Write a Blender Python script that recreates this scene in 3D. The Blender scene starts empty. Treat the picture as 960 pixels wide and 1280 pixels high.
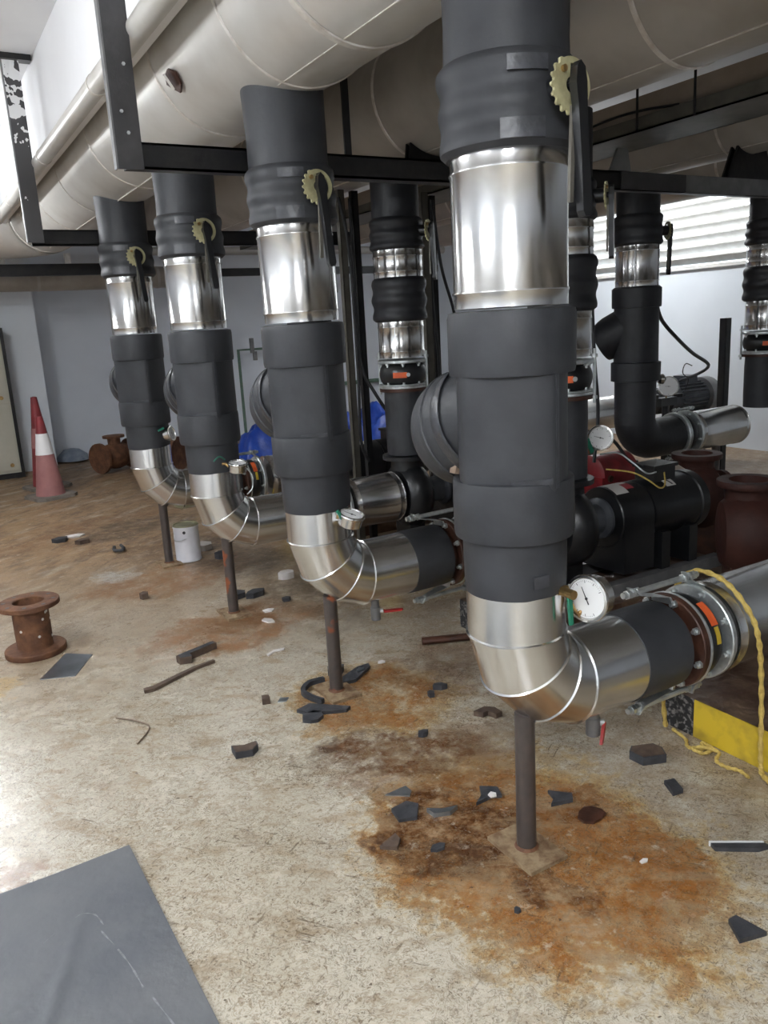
import bpy, math, random
from mathutils import Vector, Matrix, noise as mnoise

# ------------------------------------------------------------------ camera, world, light, exposure
scene = bpy.context.scene
COL = scene.collection
PI = math.pi
cd = bpy.data.cameras.new('camera')
cam = bpy.data.objects.new('camera', cd)
COL.objects.link(cam)
cd.sensor_fit = 'VERTICAL'
cd.sensor_height = 36.0
cd.lens = 36.0 * 997.46 / 1280.0
cd.clip_start = 0.02
pitch, roll, yaw = 0.2324, -0.0572, 0.5224
F = Vector((math.sin(yaw) * math.cos(pitch), math.cos(yaw) * math.cos(pitch), -math.sin(pitch)))
R0 = Vector((math.cos(yaw), -math.sin(yaw), 0))
U0 = R0.cross(F)
RR = R0 * math.cos(roll) + U0 * math.sin(roll)
UU = -R0 * math.sin(roll) + U0 * math.cos(roll)
cm = Matrix((RR, UU, -F)).transposed().to_4x4()
cm.translation = Vector((-1.268, -1.540, 1.462))
cam.matrix_world = cm
scene.camera = cam

world = bpy.data.worlds.new('world')
scene.world = world
world.use_nodes = True
world.node_tree.nodes['Background'].inputs[0].default_value = (0.86, 0.93, 1.0, 1)
world.node_tree.nodes['Background'].inputs[1].default_value = 2.2

vs = scene.view_settings
vs.view_transform = 'Standard'
vs.look = 'None'
vs.exposure = 0.72
vs.gamma = 1.0
vs.use_curve_mapping = False

def area(name, loc, size_x, size_y, power, rot=(0, 0, 0), col=(1.0, 0.98, 0.95)):
    ld = bpy.data.lights.new(name, 'AREA')
    ld.shape = 'RECTANGLE'
    ld.size, ld.size_y = size_x, size_y
    ld.energy = power
    ld.color = col
    o = bpy.data.objects.new(name, ld)
    o.location = loc
    o.rotation_euler = rot
    COL.objects.link(o)
    return o

# hanging tube lamps of the plant room, plus a last one added to brighten from the left: (x, y, length along y, radiance of the two tubes, drop below the ceiling)
LAMPS = [(-1.26, 4.9, 1.3, 72, 0.60), (-1.75, 1.7, 1.5, 46, 0.70), (-1.7, -2.3, 1.5, 120, 0.60), (4.8, 4.8, 1.5, 58, 0.245), (-3.1, -0.4, 1.5, 40, 0.70)]

# ------------------------------------------------------------------ materials
MATS = {}
def nodes_of(name):
    m = bpy.data.materials.new(name)
    m.use_nodes = True
    nt = m.node_tree
    return m, nt, nt.nodes['Principled BSDF']

def N(nt, typ, **kw):
    n = nt.nodes.new(typ)
    for k, v in kw.items():
        if k.startswith('i_'):
            key = k[2:]
            key = int(key) if key.isdigit() else key.replace('_', ' ')
            n.inputs[key].default_value = v
        else:
            setattr(n, k, v)
    return n

def c4(c):
    return (c[0], c[1], c[2], 1)

def mat(name, c1, c2=None, scale=6.0, rough=0.5, metal=0.0, bump=0.0, bscale=40.0, lo=0.4, hi=0.65, stretch=(1, 1, 1), rvar=0.0, detail=4.0, spec=0.5):
    m, nt, b = nodes_of(name)
    L = nt.links.new
    tc = N(nt, 'ShaderNodeTexCoord')
    mp = N(nt, 'ShaderNodeMapping')
    mp.inputs['Scale'].default_value = stretch
    L(tc.outputs['Object'], mp.inputs['Vector'])
    b.inputs['Base Color'].default_value = c4(c1)
    b.inputs['Roughness'].default_value = rough
    b.inputs['Metallic'].default_value = metal
    b.inputs['Specular IOR Level'].default_value = spec
    if c2 is not None or rvar:
        n = N(nt, 'ShaderNodeTexNoise')
        n.inputs['Scale'].default_value = scale
        n.inputs['Detail'].default_value = detail
        n.inputs['Roughness'].default_value = 0.6
        L(mp.outputs[0], n.inputs['Vector'])
        mr = N(nt, 'ShaderNodeMapRange')
        mr.inputs['From Min'].default_value = lo
        mr.inputs['From Max'].default_value = hi
        L(n.outputs[0], mr.inputs['Value'])
        if c2 is not None:
            mx = N(nt, 'ShaderNodeMix', data_type='RGBA')
            mx.inputs[6].default_value = c4(c1)
            mx.inputs[7].default_value = c4(c2)
            L(mr.outputs[0], mx.inputs[0])
            L(mx.outputs[2], b.inputs['Base Color'])
        if rvar:
            r2 = N(nt, 'ShaderNodeMapRange')
            r2.inputs['To Min'].default_value = rough - rvar
            r2.inputs['To Max'].default_value = rough + rvar
            L(n.outputs[0], r2.inputs['Value'])
            r2.inputs['From Min'].default_value = 0.3
            r2.inputs['From Max'].default_value = 0.7
            L(r2.outputs[0], b.inputs['Roughness'])
    if bump:
        n2 = N(nt, 'ShaderNodeTexNoise')
        n2.inputs['Scale'].default_value = bscale
        n2.inputs['Detail'].default_value = 3.0
        L(mp.outputs[0], n2.inputs['Vector'])
        bp = N(nt, 'ShaderNodeBump')
        bp.inputs['Strength'].default_value = bump
        bp.inputs['Distance'].default_value = 0.01
        L(n2.outputs[0], bp.inputs['Height'])
        L(bp.outputs[0], b.inputs['Normal'])
    MATS[name] = m
    return m

mat('rubber', (0.022, 0.0235, 0.0275), (0.034, 0.036, 0.041), 7, 0.55, 0, 0.12, 30, rvar=0.06)
mat('tape', (0.030, 0.031, 0.036), (0.05, 0.052, 0.06), 18, 0.36, 0, 0.25, 28)
mat('rubber_dark', (0.010, 0.011, 0.014), (0.017, 0.018, 0.022), 8, 0.5, 0, 0.12, 40)
mat('aluminium_elbow', (0.74, 0.74, 0.74), (0.67, 0.67, 0.66), 5, 0.235, 1.0, 0.02, 30, rvar=0.02)
mat('bright_edge', (0.86, 0.86, 0.85), None, rough=0.2, metal=1.0)
mat('galvanised', (0.64, 0.67, 0.67), (0.48, 0.51, 0.52), 30, 0.42, 0.85, 0.15, 60)
mat('rust', (0.10, 0.042, 0.022), (0.19, 0.085, 0.04), 14, 0.75, 0.1, 0.5, 50)
mat('rust_dark', (0.045, 0.018, 0.011), (0.085, 0.032, 0.018), 12, 0.5, 0.2, 0.3, 50)
mat('oxide_red', (0.050, 0.017, 0.012), (0.028, 0.011, 0.009), 7, 0.6, 0.0, 0.3, 25, spec=0.25)
mat('black_steel', (0.013, 0.013, 0.015), (0.024, 0.023, 0.022), 9, 0.4, 0.3, 0.1, 40)
mat('black_paint', (0.007, 0.0075, 0.009), (0.012, 0.0125, 0.014), 6, 0.32, 0.0, 0.06, 40)
mat('grey_steel', (0.16, 0.16, 0.165), (0.22, 0.22, 0.22), 10, 0.45, 0.4, 0.1, 50)
mat('hanger_paint', (0.042, 0.041, 0.043), (0.06, 0.058, 0.06), 8, 0.5, 0.1, 0.1, 60)
mat('plaster', (0.85, 0.85, 0.85), (0.7, 0.7, 0.7), 20, 0.9, 0, 0.6, 60)
mat('cladding', (0.63, 0.61, 0.57), (0.54, 0.51, 0.465), 2.5, 0.38, 0.25, 0.05, 8, rvar=0.06)
mat('cladding_taupe_and_shade', (0.42, 0.39, 0.35), (0.33, 0.30, 0.26), 2.5, 0.45, 0.15, 0.05, 8, rvar=0.06)  # header cladding with their shade mixed into the colour; own tone of the wall pipe
mat('cladding_brown', (0.36, 0.29, 0.23), (0.28, 0.22, 0.17), 3, 0.5, 0.1, 0.08, 14)
mat('seam', (0.72, 0.69, 0.64), (0.55, 0.5, 0.44), 20, 0.4, 0.2)
mat('pipe_grey', (0.45, 0.43, 0.41), (0.38, 0.35, 0.32), 4, 0.5, 0.1, 0.05, 20)
mat('lamp_paint', (0.8, 0.8, 0.8), rough=0.5)
mat('wall_paint', (0.76, 0.80, 0.86), (0.70, 0.74, 0.80), 1.6, 0.55, 0, 0.04, 25, lo=0.3, hi=0.75)
mat('wall_white', (0.80, 0.85, 0.90), (0.76, 0.81, 0.86), 1.2, 0.45, 0, 0.03, 20)
mat('ceiling_paint', (0.72, 0.72, 0.72), (0.66, 0.66, 0.67), 1.5, 0.8, 0, 0.1, 30)
mat('bulkhead_paint', (0.88, 0.88, 0.89), (0.84, 0.84, 0.85), 1.5, 0.7, 0, 0.05, 20)
mat('louvre_paint', (0.80, 0.79, 0.76), (0.70, 0.68, 0.63), 8, 0.4, 0.0, 0.05, 30)
mat('notch_plate', (0.50, 0.47, 0.27), (0.36, 0.33, 0.19), 25, 0.5, 0.3, 0.1, 60)
mat('brass', (0.50, 0.34, 0.14), (0.32, 0.2, 0.09), 40, 0.35, 0.9)
mat('green_paint', (0.015, 0.19, 0.11), (0.02, 0.12, 0.08), 20, 0.4)
mat('green_pipe', (0.12, 0.20, 0.15), (0.09, 0.15, 0.11), 12, 0.5)
mat('olive_steel', (0.13, 0.12, 0.10), (0.09, 0.085, 0.07), 9, 0.5, 0.2)
mat('red_paint', (0.42, 0.018, 0.018), (0.3, 0.015, 0.015), 20, 0.4)
mat('red_housing', (0.22, 0.014, 0.018), (0.12, 0.01, 0.012), 9, 0.4)
mat('orange_band', (0.75, 0.13, 0.03), (0.62, 0.09, 0.02), 20, 0.5)
mat('yellow_paint', (0.56, 0.40, 0.03), (0.42, 0.28, 0.03), 9, 0.5, 0, 0.2, 40)
mat('yellow_rope', (0.60, 0.44, 0.12), (0.42, 0.29, 0.07), 60, 0.7, 0, 0.4, 120)
mat('white_enamel', (0.80, 0.80, 0.80), None, rough=0.45)
mat('dial_black', (0.02, 0.02, 0.022), None, rough=0.4)
mat('steel_polished', (0.70, 0.69, 0.67), (0.6, 0.58, 0.55), 20, 0.2, 1.0)
mat('can_white', (0.68, 0.68, 0.72), (0.62, 0.62, 0.66), 12, 0.35)
mat('can_lid', (0.34, 0.33, 0.20), (0.26, 0.25, 0.16), 15, 0.4, 0.6)
mat('cone_faded', (0.36, 0.16, 0.15), (0.30, 0.13, 0.125), 8, 0.6, 0, 0.1, 30)
mat('cone_red', (0.22, 0.022, 0.027), (0.15, 0.02, 0.022), 9, 0.55)
mat('cone_base', (0.16, 0.14, 0.12), (0.22, 0.19, 0.16), 12, 0.8)
mat('panel_beige', (0.52, 0.50, 0.41), (0.47, 0.45, 0.37), 4, 0.5)
mat('blue_tarp', (0.012, 0.05, 0.33), (0.02, 0.08, 0.45), 8, 0.4, 0, 0.8, 14)
mat('sheet_grey', (0.098, 0.106, 0.118), (0.145, 0.150, 0.156), 2.6, 0.6, 0, 0.25, 25, lo=0.38, hi=0.72, detail=7.0)
mat('plate_dirt', (0.30, 0.22, 0.13), (0.16, 0.09, 0.045), 30, 0.7, 0.1, 0.4, 60)
mat('chalk', (0.27, 0.28, 0.29), (0.16, 0.165, 0.17), 60, 0.9)
mat('concrete_wet', (0.06, 0.03, 0.018), (0.15, 0.10, 0.065), 9, 0.3, 0, 0.4, 30)
mat('offcut_black', (0.03, 0.032, 0.038), (0.05, 0.05, 0.056), 20, 0.6, 0, 0.3, 60)
mat('offcut_brown', (0.075, 0.05, 0.038), (0.12, 0.08, 0.055), 20, 0.8, 0, 0.3, 60)
mat('scrap_metal', (0.42, 0.47, 0.52), (0.30, 0.34, 0.38), 8, 0.3, 0.9, 0.1, 20)
mat('scrap_white', (0.72, 0.68, 0.66), (0.6, 0.56, 0.52), 20, 0.7)
mat('wood', (0.24, 0.17, 0.12), (0.17, 0.12, 0.085), 12, 0.7, 0, 0.2, 30)
mat('cardboard', (0.45, 0.38, 0.32), (0.36, 0.3, 0.25), 10, 0.8)
mat('plastic_bluegrey', (0.20, 0.24, 0.30), (0.30, 0.34, 0.4), 10, 0.5)
mat('motor_grey', (0.09, 0.097, 0.11), (0.065, 0.07, 0.08), 10, 0.35, 0.2)
mat('label_white', (0.62, 0.60, 0.58), None, rough=0.5)
mat('label_red', (0.35, 0.04, 0.05), None, rough=0.5)
mat('cable_black', (0.012, 0.012, 0.014), None, rough=0.45)

def brushed(name, axis):
    m = MATS['aluminium_elbow'].copy()
    m.name = name
    b = m.node_tree.nodes['Principled BSDF']
    tg = m.node_tree.nodes.new('ShaderNodeTangent')
    tg.direction_type = 'RADIAL'
    tg.axis = axis
    m.node_tree.links.new(tg.outputs[0], b.inputs['Tangent'])
    b.inputs['Anisotropic'].default_value = 0.85
    b.inputs['Anisotropic Rotation'].default_value = 0.25
    MATS[name] = m
brushed('aluminium', 'Z')
brushed('aluminium_long', 'X')

def lamp_mat(i):
    m, nt, b = nodes_of('lamp_glow')
    b.inputs['Emission Color'].default_value = (1, 0.98, 0.95, 1)
    b.inputs['Emission Color'].default_value = (0.94, 0.97, 1.0, 1)
    b.inputs['Emission Strength'].default_value = LAMPS[i][3]
    MATS['lamp_glow_%d' % i] = m
for i in range(len(LAMPS)):
    lamp_mat(i)

def hazard_mat():   # black and yellow bands painted along the plinth edge (world y), worn
    m, nt, b = nodes_of('hazard_paint')
    L = nt.links.new
    tc = N(nt, 'ShaderNodeTexCoord')
    sx = N(nt, 'ShaderNodeSeparateXYZ')
    L(tc.outputs['Object'], sx.inputs[0])
    nz = N(nt, 'ShaderNodeTexNoise', i_Scale=60.0, i_Detail=4.0)
    L(tc.outputs['Object'], nz.inputs['Vector'])
    nz2 = N(nt, 'ShaderNodeTexNoise', i_Scale=12.0, i_Detail=4.0)
    L(tc.outputs['Object'], nz2.inputs['Vector'])
    # band: black where local y > 0.125 (far end), yellow nearer
    a = N(nt, 'ShaderNodeMath', operation='ADD', i_1=0.375)
    L(sx.outputs['Y'], a.inputs[0])
    md = N(nt, 'ShaderNodeMath', operation='MODULO', i_1=1.0)
    L(a.outputs[0], md.inputs[0])
    gt = N(nt, 'ShaderNodeMath', operation='GREATER_THAN', i_1=0.5)
    L(md.outputs[0], gt.inputs[0])
    mrb = N(nt, 'ShaderNodeMapRange', i_1=0.5, i_2=0.62)
    L(nz.outputs[0], mrb.inputs['Value'])
    blk = N(nt, 'ShaderNodeMix', data_type='RGBA')
    blk.inputs[6].default_value = (0.012, 0.012, 0.014, 1)
    blk.inputs[7].default_value = (0.22, 0.21, 0.20, 1)
    L(mrb.outputs[0], blk.inputs[0])
    mry = N(nt, 'ShaderNodeMapRange', i_1=0.45, i_2=0.7)
    L(nz2.outputs[0], mry.inputs['Value'])
    yel = N(nt, 'ShaderNodeMix', data_type='RGBA')
    yel.inputs[6].default_value = (0.62, 0.44, 0.03, 1)
    yel.inputs[7].default_value = (0.36, 0.25, 0.03, 1)
    L(mry.outputs[0], yel.inputs[0])
    mx = N(nt, 'ShaderNodeMix', data_type='RGBA')
    L(gt.outputs[0], mx.inputs[0])
    L(yel.outputs[2], mx.inputs[6])
    L(blk.outputs[2], mx.inputs[7])
    L(mx.outputs[2], b.inputs['Base Color'])
    b.inputs['Roughness'].default_value = 0.45
    MATS['hazard_paint'] = m
hazard_mat()

def post_mat():     # dark pipe with patches of bare orange rust
    m, nt, b = nodes_of('post_paint')
    L = nt.links.new
    tc = N(nt, 'ShaderNodeTexCoord')
    oi = N(nt, 'ShaderNodeObjectInfo')
    ad = N(nt, 'ShaderNodeVectorMath', operation='ADD')
    L(tc.outputs['Object'], ad.inputs[0])
    L(oi.outputs['Random'], ad.inputs[1])
    nz = N(nt, 'ShaderNodeTexNoise', i_Scale=7.0, i_Detail=3.0)
    L(ad.outputs[0], nz.inputs['Vector'])
    mr = N(nt, 'ShaderNodeMapRange', i_1=0.60, i_2=0.64)
    L(nz.outputs[0], mr.inputs['Value'])
    n2 = N(nt, 'ShaderNodeTexNoise', i_Scale=25.0, i_Detail=3.0)
    L(ad.outputs[0], n2.inputs['Vector'])
    base = N(nt, 'ShaderNodeMix', data_type='RGBA')
    base.inputs[6].default_value = (0.050, 0.046, 0.046, 1)
    base.inputs[7].default_value = (0.11, 0.085, 0.075, 1)
    L(n2.outputs[0], base.inputs[0])
    mx = N(nt, 'ShaderNodeMix', data_type='RGBA')
    L(mr.outputs[0], mx.inputs[0])
    L(base.outputs[2], mx.inputs[6])
    mx.inputs[7].default_value = (0.26, 0.075, 0.03, 1)
    L(mx.outputs[2], b.inputs['Base Color'])
    b.inputs['Roughness'].default_value = 0.4
    b.inputs['Metallic'].default_value = 0.3
    MATS['post_paint'] = m
post_mat()

def flaking_mat():  # charcoal paint with white plaster splashes at the top of the far hanger
    m, nt, b = nodes_of('hanger_splashed')
    L = nt.links.new
    tc = N(nt, 'ShaderNodeTexCoord')
    sx = N(nt, 'ShaderNodeSeparateXYZ')
    L(tc.outputs['Object'], sx.inputs[0])
    nz = N(nt, 'ShaderNodeTexNoise', i_Scale=19.0, i_Detail=2.0)
    L(tc.outputs['Object'], nz.inputs['Vector'])
    up = N(nt, 'ShaderNodeMapRange', i_1=2.45, i_2=2.72, i_3=0.30, i_4=0.54)
    L(sx.outputs['Z'], up.inputs['Value'])
    lt = N(nt, 'ShaderNodeMath', operation='LESS_THAN')
    L(nz.outputs[0], lt.inputs[0])
    L(up.outputs[0], lt.inputs[1])
    mx = N(nt, 'ShaderNodeMix', data_type='RGBA')
    L(lt.outputs[0], mx.inputs[0])
    mx.inputs[6].default_value = (0.06, 0.058, 0.06, 1)
    mx.inputs[7].default_value = (0.8, 0.8, 0.8, 1)
    L(mx.outputs[2], b.inputs['Base Color'])
    b.inputs['Roughness'].default_value = 0.6
    MATS['hanger_splashed'] = m
flaking_mat()

def floor_mat():
    m, nt, b = nodes_of('floor_paint')
    L = nt.links.new
    tc = N(nt, 'ShaderNodeTexCoord')
    P = tc.outputs['Object']
    def noise(scale, detail=4.0, rough=0.6, vec=None, dist=0.0):
        n = N(nt, 'ShaderNodeTexNoise')
        n.inputs['Scale'].default_value = scale
        n.inputs['Detail'].default_value = detail
        n.inputs['Roughness'].default_value = rough
        n.inputs['Distortion'].default_value = dist
        L(vec or P, n.inputs['Vector'])
        return n
    def ramp(v, a, bb, lo=0.0, hi=1.0, smooth=False):
        r = N(nt, 'ShaderNodeMapRange')
        if smooth:
            r.interpolation_type = 'SMOOTHSTEP'
        r.inputs['From Min'].default_value = a
        r.inputs['From Max'].default_value = bb
        r.inputs['To Min'].default_value = lo
        r.inputs['To Max'].default_value = hi
        L(v, r.inputs['Value'])
        return r.outputs[0]
    def math_(op, a, bb):
        n = N(nt, 'ShaderNodeMath', operation=op)
        for i, v in enumerate((a, bb)):
            if isinstance(v, (int, float)):
                n.inputs[i].default_value = v
            else:
                L(v, n.inputs[i])
        return n.outputs[0]
    def mixc(fac, a, bb):
        n = N(nt, 'ShaderNodeMix', data_type='RGBA')
        if isinstance(fac, (int, float)):
            n.inputs[0].default_value = fac
        else:
            L(fac, n.inputs[0])
        for i, v in ((6, a), (7, bb)):
            if isinstance(v, tuple):
                n.inputs[i].default_value = c4(v)
            else:
                L(v, n.inputs[i])
        return n.outputs[2]
    def mapping(scale=(1, 1, 1), rot=0.0, loc=(0, 0, 0), typ='POINT', vec=None):
        n = N(nt, 'ShaderNodeMapping')
        n.vector_type = typ
        n.inputs['Location'].default_value = loc
        n.inputs['Rotation'].default_value = (0, 0, rot)
        n.inputs['Scale'].default_value = scale
        L(vec or P, n.inputs['Vector'])
        return n.outputs[0]
    # base: cream floor paint, dirty in clouds
    col = mixc(ramp(noise(1.6, 5).outputs[0], 0.35, 0.7), (0.60, 0.555, 0.46), (0.47, 0.415, 0.32))
    col = mixc(ramp(noise(9, 5, 0.7).outputs[0], 0.5, 0.72, 0, 0.55), col, (0.35, 0.285, 0.20))
    # warped position for stains
    wn = noise(3.0, 5, 0.65)
    w1 = N(nt, 'ShaderNodeVectorMath', operation='SUBTRACT')
    L(wn.outputs['Color'], w1.inputs[0])
    w1.inputs[1].default_value = (0.5, 0.5, 0.5)
    w2 = N(nt, 'ShaderNodeVectorMath', operation='SCALE')
    L(w1.outputs[0], w2.inputs[0])
    w2.inputs['Scale'].default_value = 0.55
    w3 = N(nt, 'ShaderNodeVectorMath', operation='ADD')
    L(P, w3.inputs[0])
    L(w2.outputs[0], w3.inputs[1])
    WP = w3.outputs[0]
    fine = noise(22, 5, 0.7).outputs[0]
    mid = noise(7, 5, 0.7).outputs[0]
    mix_mf = math_('ADD', math_('MULTIPLY', mid, 0.6), math_('MULTIPLY', fine, 0.4))
    # brown silt washed over the far end of the floor
    sep = N(nt, 'ShaderNodeSeparateXYZ')
    L(WP, sep.inputs[0])
    streaks = noise(2.6, 5, 0.65, mapping((1.250, 0.455, 1), 0.5, (0, 0, 0), 'TEXTURE')).outputs[0]
    far = math_('MULTIPLY', ramp(sep.outputs['Y'], 1.6, 4.2), ramp(streaks, 0.24, 0.48))
    col = mixc(math_('MULTIPLY', far, 0.95), col, (0.27, 0.155, 0.072))
    col = mixc(math_('MULTIPLY', far, ramp(noise(5.0, 5, 0.7, mapping((0.9, 0.4, 1), 0.35, (0, 0, 0), 'TEXTURE')).outputs[0], 0.46, 0.62, 0, 0.8)), col, (0.40, 0.27, 0.15))
    far2 = math_('MULTIPLY', ramp(sep.outputs['Y'], 2.4, 4.2), ramp(noise(3.4, 5, 0.7, mapping((1.000, 0.385, 1), 0.9, (0, 0, 0), 'TEXTURE')).outputs[0], 0.48, 0.60))
    col = mixc(math_('MULTIPLY', far2, 0.85), col, (0.12, 0.07, 0.04))
    # dirt under the pipes and around the plinths
    und = math_('MULTIPLY', ramp(sep.outputs['X'], 0.15, 0.75), ramp(mid, 0.35, 0.62))
    col = mixc(math_('MULTIPLY', und, 0.7), col, (0.22, 0.14, 0.08))
    OR, BR, DK, YL = (0.26, 0.095, 0.018), (0.16, 0.062, 0.016), (0.050, 0.016, 0.005), (0.46, 0.30, 0.09)
    stains = [  # x, y, rx, ry, rot, colour, strength, breakup
        (0.06, -0.02, 0.52, 0.68, 0.2, YL, 0.8, 0.5),
        (0.03, -0.02, 0.44, 0.58, 0.25, OR, 0.95, 0.45),
        (0.30, -0.28, 0.12, 0.28, -0.5, OR, 0.7, 0.9),
        (-0.10, 0.16, 0.22, 0.26, 0.3, DK, 0.9, 0.8),
        (0.20, 0.08, 0.20, 0.12, 0.2, BR, 0.8, 0.8),
        (0.27, -0.005, 0.055, 0.05, 0.0, DK, 1.0, 0.4),
        (-0.02, -0.16, 0.10, 0.13, 0.4, DK, 0.8, 0.8),
        (-0.02, 0.66, 0.36, 0.17, -0.5, DK, 0.95, 0.85),
        (0.05, 0.55, 0.42, 0.30, -0.3, BR, 0.65, 0.9),
        (0.14, 1.06, 0.42, 0.36, 0.0, YL, 0.75, 0.6),
        (0.12, 1.06, 0.36, 0.30, 0.2, OR, 0.9, 0.85),
        (0.50, 1.15, 0.35, 0.3, 0.3, BR, 0.6, 0.9),
        (-0.06, 2.15, 0.55, 0.34, 0.0, OR, 0.85, 0.8),
        (0.10, 2.25, 0.30, 0.25, 0.0, BR, 0.7, 0.9),
        (-0.05, 3.25, 0.60, 0.40, 0.2, OR, 0.7, 0.9),
        (0.15, 3.9, 0.5, 0.35, 0.0, DK, 0.6, 1.0),
        (-1.14, 2.10, 0.10, 0.10, 0.0, YL, 0.8, 0.5),
        (-1.30, 0.72, 0.16, 0.06, 0.3, BR, 0.8, 0.7),
        (-0.85, 2.43, 0.28, 0.18, 0.0, (0.30, 0.20, 0.11), 0.5, 0.9),
        (-0.24, 4.9, 0.9, 0.5, 0.4, BR, 0.6, 0.9),
        (0.05, 4.75, 0.55, 0.35, 0.2, (0.06, 0.045, 0.032), 0.8, 1.0),
        (0.38, 3.45, 0.35, 0.7, 0.1, (0.09, 0.075, 0.06), 0.75, 1.0),
        (0.45, 2.35, 0.25, 0.55, 0.1, (0.11, 0.075, 0.045), 0.8, 1.0),
        (-0.35, 3.55, 0.14, 0.22, 0.4, (0.50, 0.50, 0.47), 0.7, 0.8),
    ]
    for (x, y, rx, ry, rot, c, st, br) in stains:
        v = mapping((rx, ry, 1), rot, (x, y, 0), 'TEXTURE', WP)
        ln = N(nt, 'ShaderNodeVectorMath', operation='LENGTH')
        L(v, ln.inputs[0])
        mk = ramp(math_('ADD', ln.outputs['Value'], ramp(fine, 0.3, 0.7, -0.22, 0.22)), 0.98, 0.70, 0, 1, True)
        bk = ramp(mix_mf, 0.40, 0.54, 1.0 - br, 1.0)
        col = mixc(math_('MULTIPLY', math_('MULTIPLY', mk, bk), st), col, c)
    # short dark scuffs lying in several directions
    dab = noise(13, 5, 0.7, mapping((1.000, 2.222, 1), 0.9, (0, 0, 0), 'TEXTURE'), 0.5).outputs[0]
    col = mixc(ramp(dab, 0.50, 0.64, 0, 0.62), col, (0.31, 0.225, 0.135))
    for (sc, rot) in ((44, 0.9), (52, 2.3)):
        smear = noise(sc, 4, 0.7, mapping((1, 2.4, 1), rot, (0, 0, 0), 'TEXTURE', WP), 0.3).outputs[0]
        col = mixc(ramp(smear, 0.54, 0.63, 0, 0.55), col, (0.25, 0.18, 0.11))
    for (sc, rot, lo, st) in ((110, 0.35, 0.60, 0.62), (125, 1.5, 0.60, 0.62), (150, 2.5, 0.595, 0.6), (180, 1.0, 0.59, 0.5), (60, 2.1, 0.67, 0.7), (70, 0.7, 0.67, 0.65)):
        s = noise(sc, 2, 0.5, mapping((1, 4.5 if sc > 100 else 9.0, 1), rot, (0, 0, 0), 'TEXTURE', WP if sc > 100 else None)).outputs[0]
        dens = ramp(noise(3.2 + rot, 4, 0.65).outputs[0], 0.40, 0.58)
        col = mixc(math_('MULTIPLY', math_('MULTIPLY', ramp(s, lo, lo + 0.04), dens), st), col, (0.09, 0.058, 0.033))
    # specks
    sp = noise(55, 2, 0.5).outputs[0]
    col = mixc(ramp(sp, 0.70, 0.73, 0, 0.8), col, (0.07, 0.045, 0.03))
    # paler worn paint
    col = mixc(ramp(noise(18, 4, 0.7).outputs[0], 0.60, 0.72, 0, 0.5), col, (0.64, 0.60, 0.50))
    L(col, b.inputs['Base Color'])
    rg = ramp(mid, 0.3, 0.7, 0.15, 0.34)
    L(math_('ADD', rg, math_('MULTIPLY', far, 0.3)), b.inputs['Roughness'])
    bp = N(nt, 'ShaderNodeBump')
    bp.inputs['Strength'].default_value = 0.12
    bp.inputs['Distance'].default_value = 0.01
    L(fine, bp.inputs['Height'])
    L(bp.outputs[0], b.inputs['Normal'])
    MATS['floor_paint'] = m
floor_mat()

# ------------------------------------------------------------------ mesh helpers
AX = Matrix.Rotation(PI / 2, 4, 'Y')       # local z -> +x
AY = Matrix.Rotation(-PI / 2, 4, 'X')      # local z -> +y
T = Matrix.Translation

def frame(origin, direction):              # local z along direction
    q = Vector((0, 0, 1)).rotation_difference(Vector(direction).normalized())
    return T(Vector(origin)) @ q.to_matrix().to_4x4()

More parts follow.
